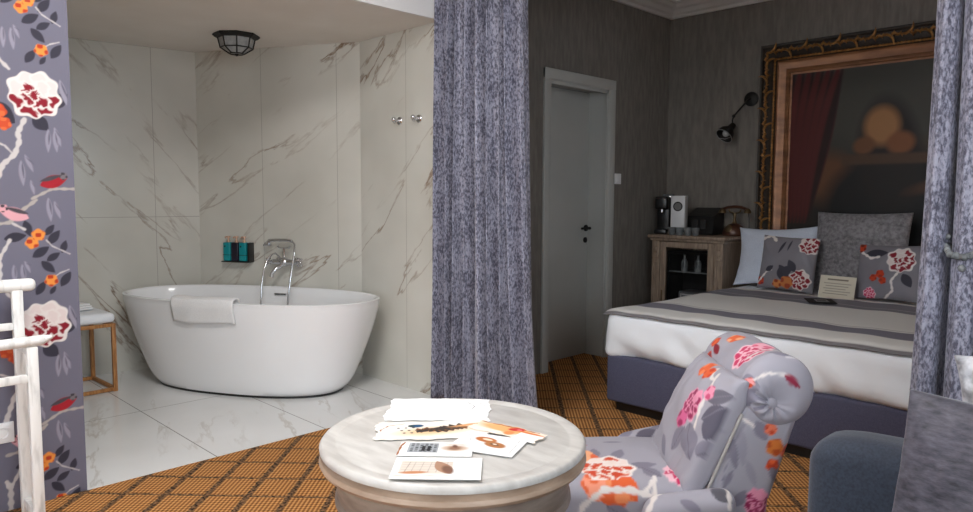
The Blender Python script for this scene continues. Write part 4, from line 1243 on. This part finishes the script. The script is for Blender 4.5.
def torn(seed, amp):
    def f(P, w, h):
        Q = P.copy(); x, y = P[:, 0] / (w / 2), P[:, 1] / (h / 2)
        Q[:, 0] += amp * (np.sin(y * 5 + seed) + .6 * np.sin(y * 13 + seed) + .35 * np.sin(31 * y)) * abs(x) ** 3
        Q[:, 1] += amp * (np.sin(x * 4 + seed * 2) + .6 * np.sin(x * 11) + .35 * np.sin(27 * x)) * abs(y) ** 3
        return Q
    return f


def on_table(pts):
    return Vector((sum(p[0] for p in pts) / len(pts), sum(p[1] for p in pts) / len(pts), TZ))


RX, RY = Vector((.7039, .7103, 0)), Vector((-.7103, .7039, 0))     # across and away, as one sits at the table
BURN = (150, 92, 50)


def rot_ax(a): return RX * math.cos(a) + RY * math.sin(a), -RX * math.sin(a) + RY * math.cos(a)


xa, ya = rot_ax(-.02)
sheet('letter_sheet', 'blank white torn letter sheet at the far side of the table', 'paper', .285, .205, 130, [('line', [(.08, .07), (.10, .03), (.09, .0)], .0025, (120, 118, 120)), ('line', [(.115, .065), (.135, .03)], .0022, (130, 128, 130)), ('line', [(-.02, -.068), (.06, -.066)], .0012, (180, 178, 176))], Vector((-1.498, 1.298, TZ + .0022)), xa, ya, (246, 246, 246), outline=torn(1., .0035), thick=.0012, group='papers on the round table')
xa, ya = rot_ax(.12)
feath = []
for k in range(26):
    t = k / 25; x = -.035 + .12 * t; y = -.012 + .02 * t + .006 * math.sin(9 * t)
    a = 1.2 + .9 * math.sin(k * 2.3); l = .018 + .008 * (k % 3)
    feath.append(('leaf', x - math.cos(a) * l * .5, y - math.sin(a) * l * .5, x + math.cos(a) * l, y + math.sin(a) * l, .22, [(74, 58, 46), (120, 78, 44), (58, 50, 46)][k % 3]))
sheet('illustrated_sheet', 'torn sheet with brown feather sprig, blue spot and black dots', 'paper', .285, .135, 170, [('ell', .0, -.01, .09, .03, .15, (226, 190, 150), .9)] + feath + [('ell', -.04, .034, .020, .013, .1, (26, 74, 110), .25), ('ell', -.052, .034, .009, .008, 0, (40, 60, 60), .3)] + [('blob', -.085 + .019 * (k % 3) + .007 * (k // 3), .02 - .02 * (k // 3), .0042, (60, 58, 58), (60, 58, 58), 1.) for k in range(8)] + [('ell', .1, .03, .05, .008, .25, (216, 160, 110), .8), ('line', [(-.135, .0), (-.11, .04), (-.07, .053)], .003, BURN)], Vector((-1.372, 1.165, TZ + .0036)), xa, ya, (238, 231, 222), outline=torn(2.4, .004), thick=.0012, group='papers on the round table')
xa, ya = rot_ax(-.38)
sheet('illustrated_card', 'white card with two brown rings drawn on it', 'card', .165, .125, 140, [('ell', -.015, .025, .030, .017, -.2, (176, 104, 52), .25), ('ell', -.012, .027, .014, .006, -.2, (236, 214, 190), .3), ('ell', .018, -.002, .030, .018, -.3, (170, 112, 66), .3), ('ell', .016, .0, .013, .007, -.3, (120, 84, 60), .3), ('ell', .016, .002, .006, .003, -.3, (240, 226, 210), .4), ('line', [(-.07, .05), (-.05, .01), (-.075, -.02)], .0016, (170, 168, 168)), ('line', [(.065, .05), (.07, -.05)], .0014, (150, 148, 146)), ('line', [(-.06, .045), (-.03, .05)], .0016, (160, 160, 164))], Vector((-1.194, 1.192, TZ + .005)), xa, ya, (240, 239, 238), thick=.0014, group='papers on the round table')
xa, ya = rot_ax(-.62)
sheet('orange_leaflet', 'orange edged paper strip with red flower right of the white sheet', 'paper', .20, .07, 150, [('ell', -.01, .012, .08, .026, .0, (232, 170, 112), .5), ('line', [(-.095, .03), (-.02, .03), (.08, .03)], .005, (150, 96, 60)), ('ell', .015, .020, .022, .011, .3, (190, 44, 44), .3), ('ell', .022, .022, .007, .004, .3, (230, 120, 130), .4), ('rect', .035, -.04, .098, .012, (244, 242, 238)), ('ell', .06, .016, .04, .006, 0, (206, 120, 66), .5), ('ell', .012, -.012, .014, .016, 0, (226, 140, 84), .5), ('rect', -.1, -.04, -.01, -.012, (240, 226, 212))], Vector((-1.225, 1.292, TZ + .0064)), xa, ya, (240, 222, 204), outline=torn(.7, .003), thick=.0012, group='papers on the round table')
xa, ya = rot_ax(-.03)
wins = []
for r_ in range(5):
    for c_ in range(6):
        wins.append(('rect', -.060 + c_ * .011, -.017 + r_ * .0115, -.053 + c_ * .011, -.010 + r_ * .0115, [(70, 72, 76), (120, 122, 126), (40, 42, 46)][(r_ * 2 + c_) % 3]))
sheet('postcard', 'postcard with grey building print and a brown sketch', 'postcard', .175, .092, 170, [('rect', -.066, -.024, .006, .040, (158, 162, 166))] + wins + [('rect', -.02, -.014, -.012, .02, (30, 30, 34)), ('rect', -.033, -.014, -.025, .02, (30, 30, 34)), ('ell', .045, .008, .032, .02, 0, (196, 172, 152), .5), ('ell', .045, .008, .016, .013, .2, (142, 106, 84), .7), ('ell', .045, .02, .006, .01, .2, (110, 76, 60), .7), ('line', [(.02, .036), (.075, .030)], .003, (190, 140, 100)), ('line', [(-.086, -.04), (-.084, .02), (-.078, .043)], .005, BURN)], Vector((-1.253, 1.075, TZ + .0056)), xa, ya, (240, 238, 236), thick=.0014, group='papers on the round table')
xa, ya = rot_ax(-.02)
sheet('postcard', 'postcard with pencil facade sketch nearest the table edge', 'postcard', .195, .125, 170, [('rect', -.082, -.034, .034, .038, (214, 202, 190)), ('line', [(-.07, -.03), (-.062, .034)], .0016, (150, 138, 128))] + [('line', [(-.055 + .018 * k, -.026), (-.05 + .018 * k, .034)], .0012, (164, 152, 142)) for k in range(5)] + [('line', [(-.078, -.012 + .014 * k), (.03, -.006 + .014 * k)], .0012, (164, 152, 142)) for k in range(4)] + [('leaf', .03, -.034, -.004, .04, .22, (166, 128, 104)), ('ell', .024, -.01, .012, .024, .3, (120, 86, 70), .5), ('ell', -.05, -.028, .03, .008, .1, (190, 130, 90), .6)] + [('line', [(.06, .02 - .012 * k), (.084, .02 - .012 * k)], .0012, (170, 168, 166)) for k in range(4)] + [('line', [(-.09, -.046), (.085, -.044)], .003, (200, 176, 156))], Vector((-1.158, .998, TZ + .0072)), xa, ya, (243, 242, 240), thick=.0014, group='papers on the round table')

# ------------------------------------------------------------------ floral armchair (local x points to its back, y away across it)
CH_S, CH_T = .6, 2.28
chair = thing('armchair', 'floral scroll back armchair facing the round table', 'armchair', (CH_S * .7039 - CH_T * .7103, CH_S * .7103 + CH_T * .7039, 0), math.radians(45.26))
FAB = (162, 159, 169)


def shell(V): return V - np.array([CH_S, CH_T, 0])


def cloth(name, V, F, motifs, label=None):
    o = mesh_obj(name, V, F, 'floral', chair, True, 180)
    motif_paint(o, FAB, motifs)
    if label: o['label'] = label
    return o


MOT = {k: [] for k in ('backrest', 'back_roll', 'back_cushion', 'seat', 'arm', 'arm2', 'seat_base')}
UPZ, TOPN, BACKY = (0, 0, 1), (0, 0, 1), (0, 1, 0)
LG, DG = (128, 124, 138), (92, 88, 102)
CN, CU = (-.91, 0, .41), (.41, 0, .91)
OR1, SAL = (222, 96, 48), (240, 172, 128)
MOT['seat'] += [((-.225, -.13, .42), TOPN, BACKY, .09, [
    ('leaf', -.03, .06, -.02, .15, .22, LG), ('leaf', .03, .05, .07, .13, .22, LG), ('leaf', .06, .0, .16, .02, .2, LG), ('leaf', -.09, .0, -.17, .03, .22, LG),
    ('blob', -.085, .075, .075, SAL, OR1, 1.4), ('blob', .02, -.085, .06, OR1, (236, 140, 90), .6), ('blob', -.05, -.07, .04, (238, 150, 120), OR1, 2.), peony(0, 0, .078, .7, 2, 1.15),
    ('leaf', -.13, .20, -.03, .19, .12, (170, 44, 70)), ('leaf', .02, .215, .09, .21, .14, LG)]),
    ((-.02, -.165, .415), TOPN, BACKY, .09, [('leaf', -.05, -.02, -.10, .03, .34, LG, DG), peony(0, .0, .05, 2.1, 1, .8), ('leaf', .03, -.03, .07, -.05, .25, (180, 40, 60)), ('line', [(-.07, -.02), (-.08, -.07), (-.12, -.10)], .012, WHT)]),
    ((-.22, -.225, .34), (0, -1, 0), UPZ, .05, [('blob', .01, .04, .052, OR1, (236, 140, 90), .6), ('blob', -.05, .05, .035, (238, 150, 120), OR1, 2.), ('line', [(-.12, -.08), (-.09, .0), (-.03, .045), (.05, .045), (.11, .03)], .016, WHT), ('line', [(.09, .035), (.13, .075)], .012, WHT), ('leaf', -.02, .0, .06, -.05, .25, LG, DG)]),
    ((-.33, -.05, .36), (-1, 0, 0), UPZ, .10, [('leaf', -.1, -.02, -.02, .05, .25, LG), ('line', [(-.2, .03), (-.05, -.02), (.1, .04)], .014, WHT)])]
MOT['back_cushion'] += [((.07, -.11, .60), CN, CU, .12, [
    ('line', [(.02, .12), (.045, .06), (.05, .0), (.07, -.06)], .012, WHT), ('line', [(-.03, .13), (.0, .10), (.03, .10)], .01, WHT),
    ('leaf', .03, -.05, .10, -.14, .3, LG, DG), ('leaf', .08, -.02, .12, .05, .30, DG, LG), ('leaf', .06, .04, .12, .09, .30, (104, 100, 112), LG), ('leaf', .11, -.12, .14, -.05, .3, LG, DG),
    ('leaf', .02, -.07, -.01, -.16, .3, LG, DG), ('leaf', -.10, -.14, -.03, -.19, .2, LG),
    peony(0, 0, .058, 1.3, 3, .85), ('blob', -.015, -.055, .03, (206, 96, 140), (150, 36, 84), 1.)]),
    ((.12, -.04, .70), CN, CU, .10, [('blob', -.01, 0, .03, OR1, (236, 130, 80), 1.), ('blob', .035, -.005, .024, OR1, (200, 60, 30), 2.), ('blob', .12, -.05, .026, (232, 150, 176), (206, 80, 120), 1.)]),
    ((.10, -.21, .56), (-.3, -.95, 0), UPZ, .06, [('leaf', -.05, -.02, .0, .06, .3, DG)])]
MOT['back_roll'] += [((.215, -.135, .78), (-.45, 0, .89), (-.2, .98, 0), .12, [
    ('leaf', -.07, -.10, -.12, -.05, .3, LG), peony(0, .02, .062, .5, 1, 1.1), ('blob', .06, .045, .03, (236, 170, 186), (214, 90, 120), 1.), ('leaf', .02, -.05, .06, -.09, .25, LG)]),
    ((.2, .07, .775), (-.55, 0, .83), (-.2, .98, 0), .09, [('blob', .03, -.01, .03, OR1, SAL, 1.), ('blob', -.01, .06, .022, OR1, (200, 60, 30), 2.), ('blob', -.075, .05, .03, RUST, CRIM, .5), ('leaf', -.05, -.01, -.02, .05, .2, CRIM)]),
    ((.268, -.25, .705), (-.3, -.8, .5), UPZ, .08, [('line', [(-.10, .0), (-.05, .03), (.01, .035)], .007, WHT), ('leaf', -.005, .035, .042, .008, .22, (140, 34, 62)), ('blob', -.1, .0, .016, (232, 150, 150), RUST, 1.), ('line', [(.0, .09), (.05, .10), (.1, .06)], .006, (206, 202, 206))]),
    ((.30, -.1, .74), (.7, 0, .7), (0, 1, 0), .1, [('line', [(-.1, -.05), (.0, .0), (.08, .1)], .008, WHT), ('leaf', -.05, .05, .03, .1, .2, LG)])]
MOT['backrest'] += [((.17, -.23, .50), (0, -1, 0), UPZ, .05, [
    ('leaf', -.05, .06, -.03, -.05, .13, LG), ('leaf', -.02, .08, -.01, -.04, .12, (150, 147, 158)), ('leaf', -.04, -.05, -.07, -.11, .14, LG), ('leaf', .0, -.02, .03, -.10, .14, (150, 147, 158)), ('line', [(-.01, .09), (-.05, .0), (-.07, -.08)], .004, LG),
    ('line', [(-.055, .16), (-.04, .12), (.01, .09), (.03, .07)], .008, WHT), ('leaf', .025, .10, .055, .04, .3, LG),
    ('blob', .068, .075, .02, (226, 120, 90), RUST, 1.), ('blob', .082, .02, .028, (206, 116, 50), (176, 76, 30), 1.), ('blob', .078, -.035, .022, RUST, OR1, 2.), ('leaf', .07, -.04, .10, -.09, .25, LG),
    peony(.035, -.15, .05, 1.8, 3, .8), ('leaf', -.09, -.14, -.05, -.19, .4, (86, 84, 92)), ('leaf', -.03, -.16, .0, -.11, .3, LG)]),
    ((.31, -.05, .50), (.95, 0, -.2), UPZ, .08, [peony(.05, .0, .06, 1., 2), ('blob', -.13, .06, .03, RUST, OR1, 1.), ('blob', -.15, 0, .03, OR1, RUST, 1.), ('leaf', -.05, -.1, .03, -.15, .25, LG), ('line', [(.1, .1), (.0, .08), (-.08, .1)], .01, WHT)])]
MOT['arm'] += [((-.03, .20, .42), (-.05, -.6, .8), (0, .8, .6), .09, [('leaf', -.10, -.01, -.04, .03, .25, LG), ('leaf', -.04, -.02, .04, .02, .25, DG), ('leaf', .02, .02, .09, .04, .22, LG), ('line', [(.05, -.02), (.10, .03)], .01, WHT)])]
MOT['arm2'] += [((.0, -.26, .40), (0, -.6, .8), (0, .8, .6), .09, [('leaf', .06, .01, .11, -.04, .36, (86, 84, 92)), ('line', [(-.13, -.05), (-.10, .0), (-.05, .03)], .014, WHT), ('line', [(.11, .02), (.10, -.05)], .014, WHT), ('leaf', -.04, -.03, .02, -.06, .2, LG)])]
# backrest slab
rows, nz, nc = [], 110, 200
t0, t1 = 2.05, 2.47
for z in np.linspace(.20, .70, nz):
    sf = .642 + (z - .36) * .41; sr = .846 + (z - .345) * .30
    if z < .36: sr = .846 - (.36 - z) * .05
    if z > .60: sr -= (z - .60) * .25
    cs_, ct_ = (sf + sr) / 2, (t0 + t1) / 2
    hs_, ht_ = (sr - sf) / 2, (t1 - t0) / 2
    r = .035
    pts = []
    per = []
    for (sx_, sy_, a0) in [(1, 1, 0), (-1, 1, PI / 2), (-1, -1, PI), (1, -1, 1.5 * PI)]:
        for a in np.linspace(a0, a0 + PI / 2, 8):
            per.append((sx_ * (hs_ - r) + r * math.cos(a), sy_ * (ht_ - r) + r * math.sin(a)))
    per.append(per[0]); per = np.array(per)
    d = np.concatenate([[0], np.cumsum(np.hypot(*np.diff(per, axis=0).T))])
    q = np.linspace(0, d[-1], nc, endpoint=False)
    px = np.interp(q, d, per[:, 0]); py = np.interp(q, d, per[:, 1])
    rows.append(np.stack([cs_ + px, ct_ + py, np.full(nc, z)], 1))
V = np.concatenate(rows); F = grid_faces(nz, nc, True) + [tuple(range(nc))[::-1], tuple((nz - 1) * nc + k for k in range(nc))]
cloth('backrest', shell(V), F, MOT['backrest'])
# rolled top with pleated domed ends
RC, RZ_, RR = .861, .685, .108
prof = []
for k in np.linspace(0, 1, 26):           # near end: from the button outwards
    prof.append((2.075 - .052 * math.cos(k * PI / 2) ** 1.2 + .030 * max(0, 1 - k / .45) ** 2, .004 + (RR - .004) * math.sin(k * PI / 2) ** .95))
for tt in np.linspace(2.078, 2.432, 90): prof.append((tt, RR + .002 * math.sin(tt * 40)))
for k in np.linspace(1, 0, 26):
    prof.append((2.435 + .052 * math.cos(k * PI / 2) ** 1.2 - .030 * max(0, 1 - k / .45) ** 2, .004 + (RR - .004) * math.sin(k * PI / 2) ** .95))
rows, nc = [], 190
ang = np.linspace(0, 2 * PI, nc, endpoint=False)
for tt, r in prof:
    q = 1 - r / RR
    amp = .006 * math.sin(PI * min(1, r / RR / .8)) if (r / RR < .8) else 0.
    dt = amp * (1.5 * (.5 - .5 * np.cos(ang - .7)) ** 2) * np.sin(11 * ang) * (1 if tt < 2.2 else -1)
    rows.append(np.stack([RC - .026 * q + r * np.cos(ang), tt + dt, RZ_ - .032 * q + r * np.sin(ang) * (1. + .0)], 1))
V = np.concatenate(rows); F = grid_faces(len(prof), nc, True) + [tuple(range(nc))[::-1], tuple((len(prof) - 1) * nc + k for k in range(nc))]
roll_o = cloth('back_roll', shell(V), F, MOT['back_roll'])
for tt, s in ((2.050, -1), (2.460, 1)):
    bt = MB().ball((RC - .026 - CH_S, tt - CH_T, RZ_ - .032), (.019, .011, .019), 20).build('button', 'floral', roll_o)
    set_col(bt, np.tile(np.array(lin(FAB)), (len(bt.data.vertices), 1)))
# piping along the near and far edges of the back
for tt in (2.053, 2.467):
    pts = []
    for z in np.linspace(.30, .62, 18):
        pts.append((.642 + (z - .36) * .41 + .004 - CH_S, tt - CH_T, z))
    pp = MB().tube(pts, .005, 8).build('piping', 'floral', chair)
    set_col(pp, np.tile(np.array(lin((168, 164, 160))), (len(pp.data.vertices), 1)))
# seat cushion
Vv, Ff = dense_box((.56, .45, .17), .05, .0058)
Vv[:, 2] += .03 * (Vv[:, 2] > 0) * (1 - (Vv[:, 0] / .29) ** 2).clip(0) * (1 - (Vv[:, 1] / .24) ** 2).clip(0)
Vv += np.array([.475, 2.275, .315])
cloth('seat', shell(Vv), Ff, MOT['seat'])
# low rolled arms
for nm, tc_ in (('arm', 2.51), ('arm2', 2.025)):
    Vv, Ff = dense_box((.27, .095, .20), .046, .0055)
    k = (Vv[:, 0] + .135) / .27
    Vv[:, 2] += np.where(Vv[:, 2] > 0, (.045 if nm == 'arm' else .022) * k - .012 * (1 - k) ** 3, 0)
    Vv[:, 1] *= 1 - .12 * (1 - k)
    Vv += np.array([.595, tc_, .308 if nm == 'arm' else .285])
    o = cloth('arm', shell(Vv), Ff, MOT[nm])
Vv, Ff = dense_box((.60, .47, .10), .02, .012)
cloth('seat_base', shell(Vv + np.array([.545, 2.275, .20])), Ff, MOT['seat_base'])
for sx_, sy_ in ((.29, 2.08), (.29, 2.47), (.80, 2.08), (.80, 2.47)):
    MB().lathe([(0, 0), (.014, 0), (.017, .02), (.02, .10), (.024, .16), (0, .16)], (sx_ - CH_S, sy_ - CH_T, 0), 16).build('leg', 'dark_wood', chair)
# loose back cushion
Vv, Ff = pillow_mesh(.40, .41, .155, 110, .03, .004, 6, .33)
M_up = Vector((.40, 0, .917)).normalized(); M_x = Vector((0, 1, 0))
M_n = M_x.cross(M_up)
M3 = np.array([list(M_x), list(M_up), list(M_n)])
Vv = Vv @ M3 + np.array([.680, 2.245, .532])
cloth('back_cushion', shell(Vv), Ff, MOT['back_cushion'], 'loose floral cushion against the back')

# ------------------------------------------------------------------ sofa at the right edge
sf = thing('sofa', 'slate blue upholstered sofa with padded arm beside the armchair', 'sofa', (-.28, 1.25, 0))
Vv, Ff = dense_box((.88, .175, .485), .06, .02)
k = np.clip((-.30 - Vv[:, 0]) / .13, 0, 1)
Vv[:, 2] += .012 * np.sin((Vv[:, 0] + .43) / .86 * PI) - .02 * k ** 2 * (Vv[:, 2] > 0)
mesh_obj('arm', Vv + np.array([-.01, .765, .380]), Ff, 'sofa', sf, True, 180)
mesh_obj('arm', Vv + np.array([-.01, -.765, .380]), Ff, 'sofa', sf, True, 180)
Vv, Ff = dense_box((.72, 1.345, .16), .05, .03)
mesh_obj('seat_cushion', Vv + np.array([-.105, 0, .34]), Ff, 'sofa', sf, True, 180)
Vv, Ff = dense_box((.84, 1.35, .16), .02, .04)
mesh_obj('base', Vv + np.array([0, 0, .20]), Ff, 'sofa', sf, True, 180)
Vv, Ff = dense_box((.20, 1.35, .56), .07, .03)
mesh_obj('backrest', Vv + np.array([.33, 0, .55]), Ff, 'sofa', sf, True, 180)
for sx_ in (-.36, .36):
    for sy_ in (-.76, .76):
        MB().lathe([(0, 0), (.018, 0), (.026, .12), (.026, .14), (0, .14)], (sx_, sy_, 0), 16).build('leg', 'dark_wood', sf)
q1 = pillow('cushion', 'big grey velvet cushion leaning on the sofa arm', 'cushion', 'sofavelvet', .425, .385, .13, (-.268, 1.752, .432), .26, -.05, 3, 50, .03, .003, roll=0.02)
q2 = pillow('cushion', 'shiny silver velvet cushion behind the big grey one', 'cushion', 'silvervelvet', .46, .235, .12, (-.165, 2.04, .662), .10, .06, 8, 50, .05, .008, roll=-.12)

# ------------------------------------------------------------------ light
wd_ = bpy.data.worlds.new('World'); scn.world = wd_; wd_.use_nodes = True
bg = wd_.node_tree.nodes['Background']; bg.inputs['Color'].default_value = (.75, .86, 1., 1); bg.inputs['Strength'].default_value = .6


def area(name, loc, rot, sx, sy, power, color=(1, 1, 1)):
    l = bpy.data.lights.new(name, 'AREA'); l.shape = 'RECTANGLE'; l.size = sx; l.size_y = sy; l.energy = power; l.color = color
    o = bpy.data.objects.new(name, l); COL.objects.link(o); o.location = loc; o.rotation_euler = rot
    return o


for (a, b), pw in zip(WN, (330, 230)):
    area('window_daylight', ((a + b) / 2, YR + .55, 1.7), (PI / 2 - .35, 0, PI), b - a - .1, 2.0, pw, (.82, .92, 1.))

area('window_daylight', (XR - .55, .15, 1.7), (PI / 2 - .35, 0, PI / 2), 1.9, 2.0, 110, (.82, .92, 1.))
area('ceiling_light', (-1.9, .9, ZC - .06), (0, 0, 0), .7, .7, 75, (1., .99, .98))

# ------------------------------------------------------------------ camera
cam = bpy.data.cameras.new('Camera'); co_ = bpy.data.objects.new('Camera', cam); COL.objects.link(co_)
cam.sensor_fit = 'HORIZONTAL'; cam.sensor_width = 36.; cam.lens = 714.28 / 973 * 36.
cam.clip_start = .02
yaw, pit, rol = math.radians(45.2579), math.radians(-4.6874), math.radians(.254)
co_.matrix_world = Matrix.Translation((0, 0, 1.25)) @ Matrix.Rotation(yaw, 4, 'Z') @ Matrix.Rotation(PI / 2 + pit, 4, 'X') @ Matrix.Rotation(rol, 4, 'Z')
scn.camera = co_
scn.view_settings.view_transform = 'Standard'
scn.view_settings.look = 'None'
scn.view_settings.gamma = 1.
scn.view_settings.exposure = -.5
try:
    scn.cycles.use_denoising = True
    scn.cycles.max_bounces = 8
    scn.cycles.diffuse_bounces = 5
    scn.cycles.sample_clamp_indirect = 8
except Exception:
    pass
